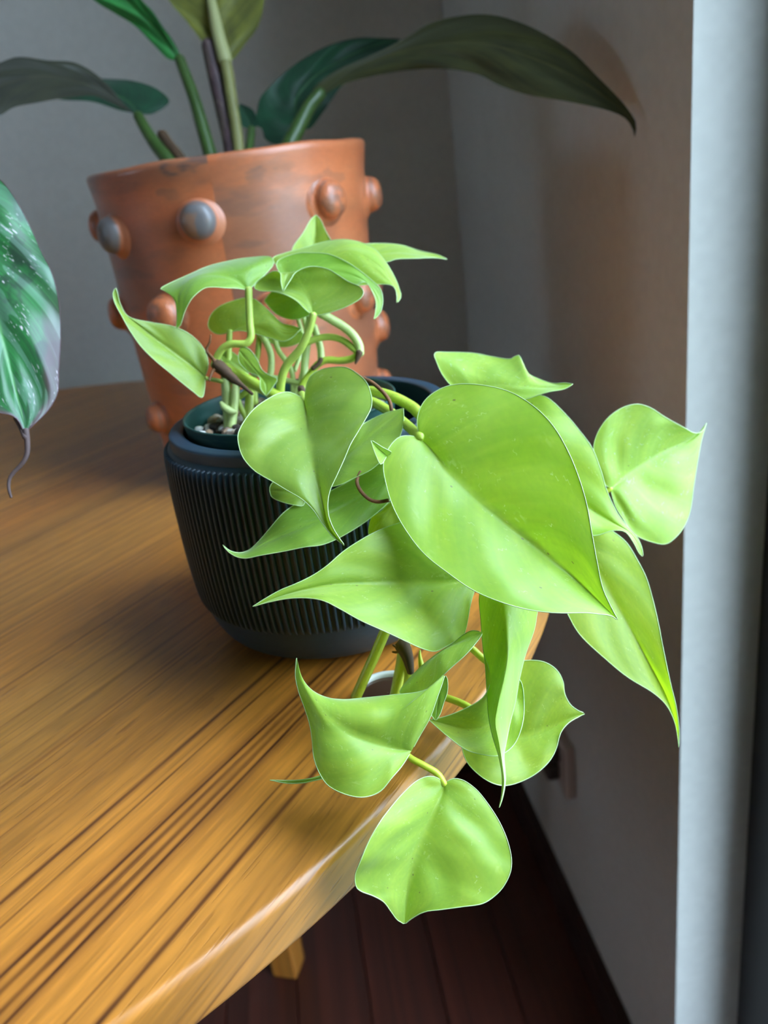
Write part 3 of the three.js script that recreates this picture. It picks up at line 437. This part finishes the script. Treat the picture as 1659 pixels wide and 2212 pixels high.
  // stems and petioles
  const S = (name, mat, r, pts, ds, label) => part(name, tube(path(pts, ds), r), mat, t, label);
  S('petiole', PETIOLE, 0.0017, [[537, 625], [538, 655], [540, 700], [542, 728], [534, 741], [518, 743], [500, 743], [482, 752], [468, 773], [462, 790]], [37.4, 37.4, 37.4, 37.8]);
  S('petiole', PETIOLE, 0.0014, [[496, 716], [495, 740], [494, 775], [493, 815], [492, 850]], [38.6, 38.6, 38.6]);
  S('petiole', PETIOLE, (q) => mix(0.0017, 0.0022, q), [[677, 680], [668, 712], [650, 752], [620, 788], [609, 815], [605, 850], [606, 900]], [36.4, 36.8, 37.4, 38.5]);
  S('petiole', PETIOLE, 0.001, [[445, 817], [470, 822], [492, 827], [500, 826]], [37.6, 38, 38.2]);
  S('stem', VINE, 0.0026, [[487, 795], [500, 803], [525, 816], [556, 833], [592, 852], [625, 872]], [38, 37.8, 37.4]);
  S('stem', PETIOLE_PALE, 0.0023, [[488, 800], [488, 830], [491, 870], [493, 905], [494, 950]], [38.2, 38.2, 38.2]);
  S('stem', PETIOLE_PALE, 0.002, [[512, 815], [508, 850], [505, 885], [500, 925], [497, 955]], [38, 38, 37.9]);
  S('stem', PETIOLE, 0.0022, [[540, 850], [538, 880], [535, 910], [533, 945]], [38.6, 38.5, 38.4]);
  S('petiole', PETIOLE, 0.0013, [[512, 858], [520, 880], [530, 900], [536, 915]], [38.4, 38.4]);
  S('petiole', PETIOLE, 0.0013, [[541, 838], [528, 850], [515, 860]], [38.4, 38.4]);
  part('bract', tube(path([[477, 870], [487, 882], [500, 889], [509, 890]], [37.7, 37.7]), (q) => mix(0.0008, 0.0019, Math.sin(q * 3))), PETIOLE_PALE, t);
  S('petiole', PETIOLE_PALE, 0.0021, [[692, 676], [716, 690], [742, 706], [764, 726], [776, 748], [777, 764]], [38.4, 38.8, 39]);
  S('petiole', PETIOLE, 0.0016, [[664, 739], [690, 730], [715, 728], [740, 735], [760, 750], [776, 763]], [39.2, 39.2, 39]);
  S('stem', VINE, 0.0017, [[776, 765], [760, 775], [735, 779], [705, 778], [688, 786], [670, 808], [652, 835], [648, 880]], [39, 39.2, 39.4, 39.6]);
  S('petiole', PETIOLE_PALE, 0.0017, [[678, 705], [684, 725], [692, 752], [694, 778]], [40, 40]);
  S('stem', PETIOLE_PALE, 0.0019, [[672, 660], [668, 700], [663, 745], [658, 790], [656, 830], [655, 890]], [40.4, 40.2, 40]);
  S('petiole', PETIOLE_PALE, 0.0013, [[592, 728], [602, 758], [618, 780], [630, 802], [634, 850]], [40.2, 40.2, 40.4]);
  S('petiole', PETIOLE_PALE, 0.0016, [[564, 720], [576, 742], [585, 765], [586, 795], [583, 820], [590, 870]], [40, 40.2, 40.4]);
  S('petiole', PETIOLE, 0.0014, [[560, 724], [558, 755], [553, 785], [549, 815], [552, 870]], [40.2, 40.4, 40.4]);
  S('petiole', PETIOLE_PALE, 0.0013, [[652, 650], [655, 680], [662, 710], [664, 740], [660, 780], [640, 850]], [41.6, 41.2, 40.8]);
  S('petiole', PETIOLE_PALE, 0.0012, [[640, 670], [646, 695], [652, 720], [650, 760], [636, 800]], [41.6, 41.2, 40.8]);
  S('petiole', PETIOLE_PALE, 0.0013, [[545, 806], [590, 815], [630, 824], [660, 832]], [40.2, 40.2]);
  S('petiole', PETIOLE, 0.0016, [[656, 866], [652, 852], [648, 858], [646, 880]], [34.4, 35.4, 37]);
  // vines over the rim
  S('stem', VINE, 0.0024, [[700, 880], [750, 850], [800, 846], [845, 856], [880, 873], [902, 890], [930, 930], [960, 1000], [965, 1080]], [37.3, 36.7, 35.4, 34.2, 33.4, 33]);
  S('petiole', VINE, 0.0021, [[720, 880], [770, 862], [803, 868], [836, 886], [870, 911], [890, 928], [908, 945]], [37.4, 36.4, 35, 33.4, 31.8]);
  S('stem', VINE_LOW, 0.0022, [[965, 1080], [940, 1160], [900, 1260], [878, 1340], [872, 1385], [868, 1425], [860, 1470], [853, 1505]], [33.4, 33, 33, 33.4, 33.6]);
  S('stem', VINE_LOW, 0.002, [[876, 1390], [880, 1430], [884, 1455], [880, 1490]], [33.4, 33.2, 33]);
  S('petiole', VINE_LOW, 0.0021, [[880, 1290], [850, 1330], [832, 1364], [812, 1410], [790, 1458], [768, 1508]], [32.4, 32.4, 32.6, 33]);
  S('petiole', VINE_LOW, 0.0012, [[850, 1585], [880, 1632], [915, 1653], [946, 1672], [959, 1693]], [29.6, 29, 28.6, 28.4]);
  S('petiole', VINE_LOW, 0.0014, [[880, 1480], [930, 1497], [975, 1511], [1006, 1524], [1060, 1560]], [33, 32.4, 31.8, 31.4]);
  S('petiole', VINE_LOW, 0.0014, [[960, 1340], [1000, 1385], [1024, 1405], [1040, 1420], [1070, 1440], [1098, 1450]], [32.6, 32, 31.6, 31]);
  part('leaf_bud', tube(path([[907, 1405], [907, 1418], [910, 1436], [914, 1450]], [33, 33]), (q) => mix(0.0003, 0.0016, q)), VINE_LOW, t);
  S('petiole', VINE_LOW, 0.0013, [[960, 1040], [1010, 1060], [1060, 1000], [1080, 940], [1085, 905]], [33.6, 34.6, 35.4, 35]);
  S('petiole', VINE_LOW, 0.0013, [[962, 1090], [1060, 1140], [1160, 1140], [1238, 1148]], [33.4, 34.4, 34.4, 34]);
  S('petiole', VINE_LOW, 0.0013, [[960, 1050], [1100, 1100], [1240, 1100], [1319, 1056]], [33.6, 36, 37, 36.5]);
  S('petiole', VINE_LOW, 0.0013, [[955, 1110], [1000, 1180], [1038, 1252]], [33.3, 32.6, 31.6]);
  S('petiole', VINE_LOW, 0.0013, [[945, 1150], [1010, 1210], [1060, 1230], [1088, 1252]], [33.1, 32.8, 31.8, 31]);
  S('petiole', VINE_LOW, 0.0013, [[950, 970], [985, 900], [1012, 850]], [33.6, 35.6, 36]);
  S('petiole', VINE_LOW, 0.0012, [[958, 1010], [900, 1010], [845, 1030]], [33.6, 33.6, 33]);
  // dried sheath, node and air roots
  const sheath = part('dried_sheath', tube(path([[468, 788], [480, 797], [500, 815], [522, 832], [545, 851]], [37.4, 37.3, 37.2]), (q) => mix(0.0026, 0.0007, smooth(0.1, 0.9, q)) * (1 + 0.25 * noise(q * 22, 3, 5))), BROWN, t, 'dried dark brown leaf sheath');
  for (const pts of [[[472, 790], [462, 777], [452, 768], [446, 755], [453, 740], [455, 724]], [[470, 795], [461, 800], [456, 810], [452, 822]], [[466, 786], [458, 772], [450, 762]]]) S('air_root', ROOT, (q) => mix(0.0009, 0.0004, q), pts, [37.3, 37.2, 37]);
  S('air_root', ROOT, 0.0008, [[783, 816], [800, 824], [816, 836], [830, 850], [841, 866], [846, 886]], [34.4, 34, 33.8]);
  S('air_root', ROOT, 0.0007, [[779, 1020], [773, 1030], [771, 1043], [780, 1062], [800, 1080], [820, 1084], [838, 1081]], [31.8, 31.4, 31.2, 31]);
  part('brown_node', tube(path([[869, 1394], [876, 1408], [882, 1425], [887, 1452]], [32.9, 32.7]), (q) => mix(0.0031, 0.0014, q)), BROWN, t, 'brown papery node of the vine');
  for (const pts of [[[866, 1402], [856, 1398], [849, 1393]], [[866, 1406], [855, 1409], [848, 1408]]]) S('air_root', ROOT, (q) => mix(0.0007, 0.0004, q), pts, [32.8, 32.8]);
  part('brown_node', tube(path([[776, 762], [773, 772], [768, 785]], [38.7, 38.7]), (q) => mix(0.0018, 0.0005, q)), BROWN, t);
  part('brown_node', tube(path([[694, 776], [688, 786], [676, 796]], [39.1, 39.1]), (q) => 0.0011), BROWN, t);
  part('brown_node', tube(path([[650, 838], [653, 846], [655, 856]], [37, 37]), (q) => 0.0016), BROWN, t);
}

// ---------------------------------------------------------------- the studded terracotta pot and its dark-leaved plant
const KC = V(-0.0795, TY, -0.652), KH = 0.2255;
const potR = (y) => { const q = y / KH; return 0.0845 + 0.012 * q + 0.0012 * Math.sin(q * 3) + 0.0018 * smooth(0.9, 1, q); };
{
  const clayAt = (x, y) => {
    const n = fbm(x * 9, y * 9, 3, 5), m = fbm(x * 22 + 5, y * 22, 8, 4), g = noise(x * 260, y * 260, 5);
    let r = 206, gg = 116, b = 72; const k = 0.84 + 0.3 * n + 0.06 * (g - 0.5); r *= k; gg *= k * (0.96 + 0.1 * m); b *= k * (0.94 + 0.16 * m);
    const smoke = clamp(smooth(0.6, 0.75, fbm(x * 13 + 40, y * 17, 21, 4)) * 0.22 + smooth(0.6, 0.7, m) * smooth(0.86, 0.99, y + 0.06 * (n - 0.5)) * 0.6 + smooth(0.44, 0.7, fbm(x * 5 + 9, y * 6, 61, 3)) * 0.42);
    return [mix(r, 108, smoke), mix(gg, 82, smoke), mix(b, 74, smoke)];
  };
  const CLAY = new THREE.MeshPhysicalMaterial({ map: texture(1024, 512, (x, y) => clayAt(x, y)), bumpMap: texture(512, 256, (x, y) => { const q = 128 + 80 * (fbm(x * 50, y * 26, 3, 4) - 0.5) + 50 * (fbm(x * 12, y * 8, 9, 3) - 0.5); return [q, q, q]; }, false), bumpScale: 0.0012, roughness: 0.4, clearcoat: 0.5, clearcoatRoughness: 0.3 });
  const GREYCLAY = new THREE.MeshPhysicalMaterial({ map: texture(128, 128, (x, y) => { const k = smooth(0.35, 0.65, fbm(x * 4, y * 4, 7, 4)); const d = smooth(0.34, 0.5, y); return [mix(196, mix(112, 150, k), d), mix(118, mix(106, 112, k), d), mix(82, mix(106, 90, k), d)]; }), roughness: 0.4, clearcoat: 0.35, clearcoatRoughness: 0.3 });
  const t = thing('terracotta_pot', 'tall orange terracotta pot studded with round clay knobs behind the ribbed planter', 'pot', KC);
  const wall = [[0.0001, 0.0004], [0.078, 0.0004], [0.0825, 0.0015], [0.0842, 0.005]];
  for (let k = 1; k <= 30; k++) { const y = 0.005 + (KH - 0.010) * k / 30; wall.push([potR(y), y]); }
  const RT = potR(KH); wall.push([RT - 0.0003, KH - 0.0025], [RT - 0.0016, KH - 0.0006], [RT - 0.004, KH], [RT - 0.0075, KH - 0.0006], [RT - 0.0092, KH - 0.0028], [RT - 0.010, KH - 0.008], [RT - 0.0125, KH - 0.08], [0.0001, KH - 0.085]);
  const g = lathe(wall, 160), p = g.attributes.position, uv = g.attributes.uv;
  for (let i = 0; i < p.count; i++) {
    const a = Math.atan2(p.getX(i), p.getZ(i)), y = p.getY(i), r = Math.hypot(p.getX(i), p.getZ(i)), w = 1 + 0.006 * (noise(Math.cos(a) * 2 + 9, Math.sin(a) * 2 + y * 14 + 9, 5) - 0.5) * 2, lift = y > KH * 0.7 ? 0.0016 * Math.sin(a * 1 - 0.2) * smooth(KH * 0.7, KH, y) + 0.0012 * (noise(a * 3 + 20, 3, 7) - 0.5) : 0;
    p.setX(i, p.getX(i) * w); p.setZ(i, p.getZ(i) * w); p.setY(i, y + lift); uv.setXY(i, uv.getX(i), y / KH);
  }
  g.computeVertexNormals(); mesh('pot_wall', g, CLAY, t);
  const knobProfile = (r) => ease([[r * 1.55, -0.002], [r * 1.28, 0.0006], [r * 1.08, r * 0.2], [r, r * 0.5], [r * 0.84, r * 0.8], [r * 0.5, r * 1.0], [0.0001, r * 1.06]], 20);
  // each knob: where it sits in the picture, so its bearing and height on the wall follow
  const stud = (x, y, r, mat, label) => {
    const d = at(x, y, 1).sub(EYE).normalize(), o = EYE.clone().sub(KC); let best = null, bd = 1e9;
    for (let s = 0.4; s < 0.9; s += 0.0005) { const q = o.clone().addScaledVector(d, s), rad = Math.hypot(q.x, q.z), e = rad - potR(q.y); if (e < bd) { bd = e; best = q.clone(); } if (e <= 0) { best = q; break; } }
    return knob(Math.atan2(best.x, best.z), best.y, r, mat, label);
  };
  const knob = (a, y, r, mat, label) => {
    const k = lathe(knobProfile(r), 40); k.rotateX(Math.PI / 2 - 0.03); k.translate(0, y, potR(y) - 0.0006); k.rotateY(a);
    const m = mesh('knob', k, mat, t); if (label) m.userData.label = label; return [a, y];
  };
  const a0 = stud(432, 476, 0.0112, GREYCLAY, 'smoke-grey round knob'), a1 = stud(706, 432, 0.0118, CLAY);
  const step = (a1[0] - a0[0]);
  const b0 = stud(362, 678, 0.0118, CLAY), b1 = stud(348, 900, 0.0105, CLAY);
  knob(a0[0] - step * 0.83, a0[1] - 0.003, 0.0115, GREYCLAY); knob(a1[0] + step * 0.78, a1[1] - 0.001, 0.0118, CLAY);
  for (const k of [-1, 1, 2, 3]) knob(b0[0] + step * 0.87 * k, b0[1] - 0.004 - 0.002 * k, 0.0118, CLAY);
  for (const k of [1, 2, 3]) knob(b1[0] + step * 0.9 * k, b1[1] - 0.002 * k, 0.0115, CLAY);
  for (const k of [2, 3, 4, 5]) knob(a1[0] + step * 0.85 * k, a1[1], 0.0118, CLAY);
  knob(a1[0] + step * 0.95, 0.093, 0.012, CLAY);
  const s = lathe([[RT - 0.0118, KH - 0.05], [0.05, KH - 0.046], [0.0001, KH - 0.044]], 64);
  const m = mesh('potting_soil', s, new THREE.MeshStandardMaterial({ color: lin(0.03, 0.02, 0.014), roughness: 1, side: THREE.DoubleSide }), scene); m.position.copy(KC); tag(m, 'dark potting soil filling the studded terracotta pot', 'soil'); m.userData.kind = 'stuff';
}
const bigLeafMap = (base, hue, pale) => texture(384, 768, (x, y) => {
  const v = Math.abs(x - 0.5) * 2, a = y * 2 - v * 0.7, st = fbm(a * 40, v * 2, 4, 3) - 0.5, br = fbm(x * 6, y * 8, 9, 3) - 0.5;
  const vein = Math.pow(1 - Math.abs(2 * ((a * 7) % 1 + 1) % 2 - 1), 14) * 0.35, mid = Math.exp(-v * v * 700), k = 1 + 0.3 * st + 0.5 * br;
  return [mix(base[0] * k, pale[0], clamp(vein * 0.4 + mid * 0.8)), mix(base[1] * k, pale[1], clamp(vein * 0.4 + mid * 0.8)), mix(base[2] * k, pale[2], clamp(vein * 0.4 + mid * 0.8))];
});
const dark = (base, pale, through) => new THREE.MeshPhysicalMaterial({ map: bigLeafMap(base, 0, pale), roughness: 1, clearcoat: 0.3, clearcoatRoughness: 0.36, transmission: through, thickness: 0, side: THREE.DoubleSide });
const DARKLEAF = dark([20, 66, 40], [70, 110, 60], 0.12), DEEPBRONZELEAF = dark([44, 44, 27], [66, 62, 38], 0.1), GREENLEAF = dark([40, 128, 50], [90, 150, 70], 0.25), BRONZELEAF = dark([72, 74, 37], [96, 94, 52], 0.12), YELLOWLEAF = dark([120, 122, 40], [190, 186, 120], 0.35);  // the second one is a darker, browner bronze leaf colour
const DARKPETIOLE = new THREE.MeshPhysicalMaterial({ map: petioleMap, color: lin(0.13, 0.19, 0.2), roughness: 0.5, clearcoat: 0.3 });
{
  const t = thing('dark_leaved_plant', 'tall houseplant with long dark green leaves and a purple-brown stem growing in the terracotta pot', 'plant', V(KC.x, TY + KH - 0.045, KC.z));
  const L = (material, s) => leaf(t, s, material, null);
  L(BRONZELEAF, { m: [[690, 200], [760, 150], [850, 115], [950, 95], [1050, 95], [1150, 125], [1240, 165], [1320, 218], [1358, 252], [1371, 297]], dm: [66, 64.5, 62, 59.5, 57, 55.5, 55],
    l: [[690, 200], [672, 200], [690, 178], [730, 150], [800, 120], [870, 85], [930, 50], [1000, 33], [1060, 32], [1120, 47], [1180, 75], [1240, 115], [1290, 165], [1330, 205], [1362, 243], [1375, 268], [1371, 297]], dl: [66, 66.5, 64.5, 62, 59.5, 57, 55.5, 55],
    r: [[690, 200], [690, 210], [720, 192], [760, 176], [830, 160], [900, 150], [970, 150], [1030, 160], [1080, 185], [1140, 205], [1200, 215], [1260, 226], [1320, 241], [1350, 255], [1365, 275], [1371, 297]], dr: [66, 65, 63.5, 61, 58.5, 56.4, 55.2, 55], cup: 0.1, furrow: 0.002, keel: 0.001 });
  L(DARKLEAF, { m: [[640, 262], [640, 215], [680, 165], [740, 130], [800, 100], [866, 84]], dm: [69, 70, 71.5, 73],
    l: [[640, 262], [625, 300], [595, 312], [572, 300], [566, 278], [553, 270], [556, 235], [563, 210], [600, 170], [650, 130], [710, 98], [770, 82], [830, 82], [866, 84]], dl: [69, 68.5, 69, 70, 71, 73],
    r: [[640, 262], [665, 280], [700, 240], [740, 185], [790, 150], [830, 120], [866, 84]], dr: [69, 69, 70.5, 73], cup: 0.12, furrow: 0.0025 });
  L(DEEPBRONZELEAF, { m: [[298, 250], [250, 215], [190, 185], [110, 165], [30, 175], [-50, 215], [-110, 280]], dm: [66, 64, 61, 58, 56],
    l: [[298, 250], [280, 238], [235, 185], [200, 155], [160, 135], [100, 130], [40, 123], [0, 135], [-60, 165], [-110, 280]], dl: [66, 64.5, 62.5, 60, 56],
    r: [[298, 250], [275, 240], [245, 225], [205, 208], [140, 212], [80, 222], [30, 232], [0, 250], [-60, 275], [-110, 280]], dr: [66, 63.4, 60, 57.5, 56], cup: 0.12, furrow: 0.002 });
  L(DARKLEAF, { m: [[302, 246], [270, 215], [220, 195], [150, 185], [80, 200]], dm: [67.4, 68, 69, 69], l: [[302, 246], [330, 246], [366, 220], [342, 194], [290, 175], [225, 170], [150, 168], [80, 200]], dl: [67.4, 68.6, 69.5, 69], r: [[302, 246], [265, 240], [200, 220], [130, 215], [80, 200]], dr: [67.4, 67.4, 68.4, 69], cup: 0.1 });
  L(GREENLEAF, { m: [[389, 131], [362, 95], [325, 50], [280, 5], [230, -50], [180, -120]], dm: [67, 66, 65, 64], l: [[389, 131], [365, 128], [330, 95], [290, 55], [250, 30], [203, 0], [165, -50], [180, -120]], dl: [67, 66.4, 65, 64], r: [[389, 131], [386, 112], [372, 85], [352, 58], [330, 25], [306, 0], [260, -70], [180, -120]], dr: [67, 65.4, 64.4, 64], cup: 0.12, furrow: 0.002 });
  L(YELLOWLEAF, { m: [[482, 132], [475, 90], [466, 45], [456, 0], [445, -60], [430, -140]], dm: [66, 66, 66.5, 68], l: [[482, 132], [462, 112], [440, 93], [402, 45], [364, 0], [340, -60], [430, -140]], dl: [66, 66, 66.4, 68], r: [[482, 132], [500, 131], [530, 95], [556, 60], [571, 0], [560, -60], [430, -140]], dr: [66, 66.4, 67, 68], cup: -0.1, furrow: 0.002 });
  L(DARKLEAF, { m: [[543, 282], [538, 262], [528, 240], [518, 222]], dm: [68, 68.4, 69], l: [[543, 282], [520, 270], [513, 245], [518, 222]], dl: [68, 68, 69], r: [[543, 282], [556, 270], [548, 240], [518, 222]], dr: [68, 68, 69], nu: 24, nv: 6 });
  const S = (name, mat, r, pts, ds, label) => part(name, tube(path(pts, ds), r, 12, 0.003), mat, t, label);
  const TRUNK = new THREE.MeshStandardMaterial({ map: texture(128, 256, (x, y) => { const k = 0.7 + 0.6 * fbm(x * 10, y * 6, 4, 4), g = smooth(0.6, 0.75, fbm(x * 8, y * 3, 9, 3)) * 0.6; return [mix(84, 124, g) * k, mix(64, 108, g) * k, mix(66, 92, g) * k]; }), roughness: 0.6 });
  S('trunk', TRUNK, (q) => mix(0.0056, 0.0074, q), [[450, 96], [464, 160], [480, 225], [496, 290], [503, 330], [514, 420]], [66, 66, 66, 65.6], 'purple-brown main stem');
  S('petiole', new THREE.MeshPhysicalMaterial({ map: petioleMap, color: lin(0.62, 0.42, 0.85), roughness: 0.5 }), (q) => mix(0.0048, 0.0042, q), [[484, 122], [492, 160], [500, 215], [510, 275], [517, 330], [524, 420]], [65.4, 65.3, 65.3, 65.3], 'pale leaf stalk clasping the main stem');
  S('midrib', new THREE.MeshPhysicalMaterial({ color: lin(0.42, 0.42, 0.18), roughness: 0.5 }), (q) => mix(0.0022, 0.0058, q), [[446, -60], [456, 0], [464, 40], [474, 85], [486, 130]], [67.4, 65.6, 65.4, 65.4], 'pale yellow leaf rib');
  S('petiole', DARKPETIOLE, (q) => mix(0.0042, 0.0058, q), [[388, 128], [402, 165], [420, 215], [436, 270], [450, 320], [470, 400]], [67, 66.4, 66, 65.6]);
  S('petiole', DARKPETIOLE, (q) => mix(0.004, 0.0062, q), [[298, 250], [318, 285], [340, 318], [362, 345], [400, 400]], [66, 65, 64.4, 64.4]);
  S('petiole', DARKPETIOLE, (q) => mix(0.005, 0.0072, q), [[692, 202], [672, 225], [655, 255], [637, 290], [625, 315], [600, 400]], [66, 65.6, 65.4, 65.4]);
  S('petiole', DARKPETIOLE, 0.0035, [[543, 280], [541, 300], [538, 330], [535, 400]], [68, 67, 66]);
  S('cut_stub', BROWN, 0.004, [[350, 290], [368, 315], [392, 345], [420, 400]], [66.4, 66, 65.4], 'brown dried leaf stub');
}

// ---------------------------------------------------------------- the variegated plant whose leaf hangs in at the left
{
  const base = V(-0.44, TY, -0.43);
  const pt = thing('plain_pot', 'plain grey pot at the table’s left, holding the variegated plant', 'pot', base);
  mesh('pot_wall', lathe(ease([[0.0001, 0.0005], [0.045, 0.0005], [0.05, 0.004], [0.06, 0.09], [0.062, 0.1], [0.059, 0.1], [0.056, 0.09], [0.054, 0.08]], 40), 64), new THREE.MeshStandardMaterial({ color: lin(0.25, 0.25, 0.25), roughness: 0.6 }), pt);
  mesh('soil_top', lathe([[0.0535, 0.085], [0.0001, 0.087]], 48), new THREE.MeshStandardMaterial({ color: lin(0.03, 0.02, 0.014), roughness: 1, side: THREE.DoubleSide }), pt);
  const t = thing('variegated_plant', 'variegated plant with a dark glossy flecked leaf hanging in at the left edge', 'plant', V(base.x, TY + 0.086, base.z));
  const SPOT = new THREE.MeshPhysicalMaterial({ map: texture(768, 1024, (x, y) => {
    const v = Math.abs(x - 0.5) * 2, side = x < 0.5 ? 3 : 8, a = y * 1.9 - v * 0.75, st = fbm(a * 46, v * 2.5, side, 3), br = fbm(x * 7, y * 9, 21, 4);
    const k = 0.7 + 0.5 * st + 0.35 * (br - 0.5); let r = 30 * k, g = 108 * k, b = 44 * k;
    const dk = smooth(0.55, 0.72, fbm(x * 6 + 4, y * 11, 61, 4)) * 0.55; r = mix(r, 26, dk); g = mix(g, 40, dk); b = mix(b, 30, dk);
    const wine = smooth(0.52, 0.8, v + 0.35 * (fbm(x * 9, y * 9, 33, 3) - 0.5)) * smooth(0.45, 0.75, y) * 0.75; r = mix(r, 86, wine); g = mix(g, 34, wine); b = mix(b, 44, wine);
    const fl = smooth(0.8, 0.87, noise(a * 95, v * 26, 47)) * smooth(0.45, 0.6, noise(x * 10, y * 14, 48)); r = mix(r, 226, fl); g = mix(g, 206, fl); b = mix(b, 212, fl);
    const bl = smooth(0.66, 0.7, noise(a * 11 + 2, v * 2.2 + side, 52)) * 0.85; r = mix(r, 150, bl * 0.5); g = mix(g, 168, bl * 0.5); b = mix(b, 160, bl * 0.5);
    const vein = Math.pow(1 - Math.abs(2 * (((a * 6) % 1 + 1) % 1) - 1), 16) * 0.25, mid = Math.exp(-v * v * 900) * 0.8, p = clamp(vein + mid); r = mix(r, 96, p); g = mix(g, 160, p); b = mix(b, 84, p);
    return [r, g, b];
  }), roughness: 1, clearcoat: 1, clearcoatRoughness: 0.3, transmission: 0.15, thickness: 0, side: THREE.DoubleSide });
  leaf(t, { m: [[-75, 430], [-45, 540], [-15, 650], [12, 760], [35, 850], [50, 905], [56, 938]], dm: [38.5, 37.6, 36.6, 35.8, 35.4],
    r: [[-75, 430], [-70, 395], [-30, 365], [0, 388], [20, 410], [45, 450], [70, 500], [90, 545], [110, 585], [122, 625], [129, 670], [131, 730], [127, 800], [124, 850], [105, 885], [78, 913], [62, 928], [56, 938]], dr: [38.5, 39, 38.8, 38.2, 37.4, 36.4, 35.4],
    l: [[-75, 430], [-110, 400], [-160, 430], [-170, 560], [-150, 700], [-110, 810], [-50, 875], [0, 892], [25, 897], [38, 907], [48, 925], [56, 938]], dl: [38.5, 37.6, 36, 35, 34.8, 35.4], cup: 0.12, furrow: 0.0022, keel: 0.0012, nv: 18 }, SPOT, new THREE.MeshPhysicalMaterial({ color: lin(0.12, 0.05, 0.06), roughness: 0.5 }));
  const TEN = new THREE.MeshStandardMaterial({ color: lin(0.12, 0.075, 0.07), roughness: 0.7 });
  part('dry_tip', tube(path([[56, 930], [59, 955], [58, 982], [46, 1004], [30, 1020], [20, 1036], [19, 1056], [24, 1074]], [35.4, 35.2]), (q) => mix(0.0014, 0.0006, q), 8), TEN, t, 'thin dried brown leaf tip');
  part('dry_tip', tube(path([[34, 903], [44, 920], [54, 945]], [35.8, 35.3]), 0.0011, 8), TEN, t);
  const a = at(-75, 430, 0.385), b = V(base.x, TY + 0.07, base.z);
  part('petiole', tube([a, V(a.x - 0.05, a.y + 0.05, a.z + 0.005), V(mix(a.x, b.x, 0.75), a.y + 0.03, mix(a.z, b.z, 0.7)), V(b.x + 0.008, b.y + 0.1, b.z), b], 0.003, 10, 0.004), DARKPETIOLE, t);
}


renderer.render(scene, camera);
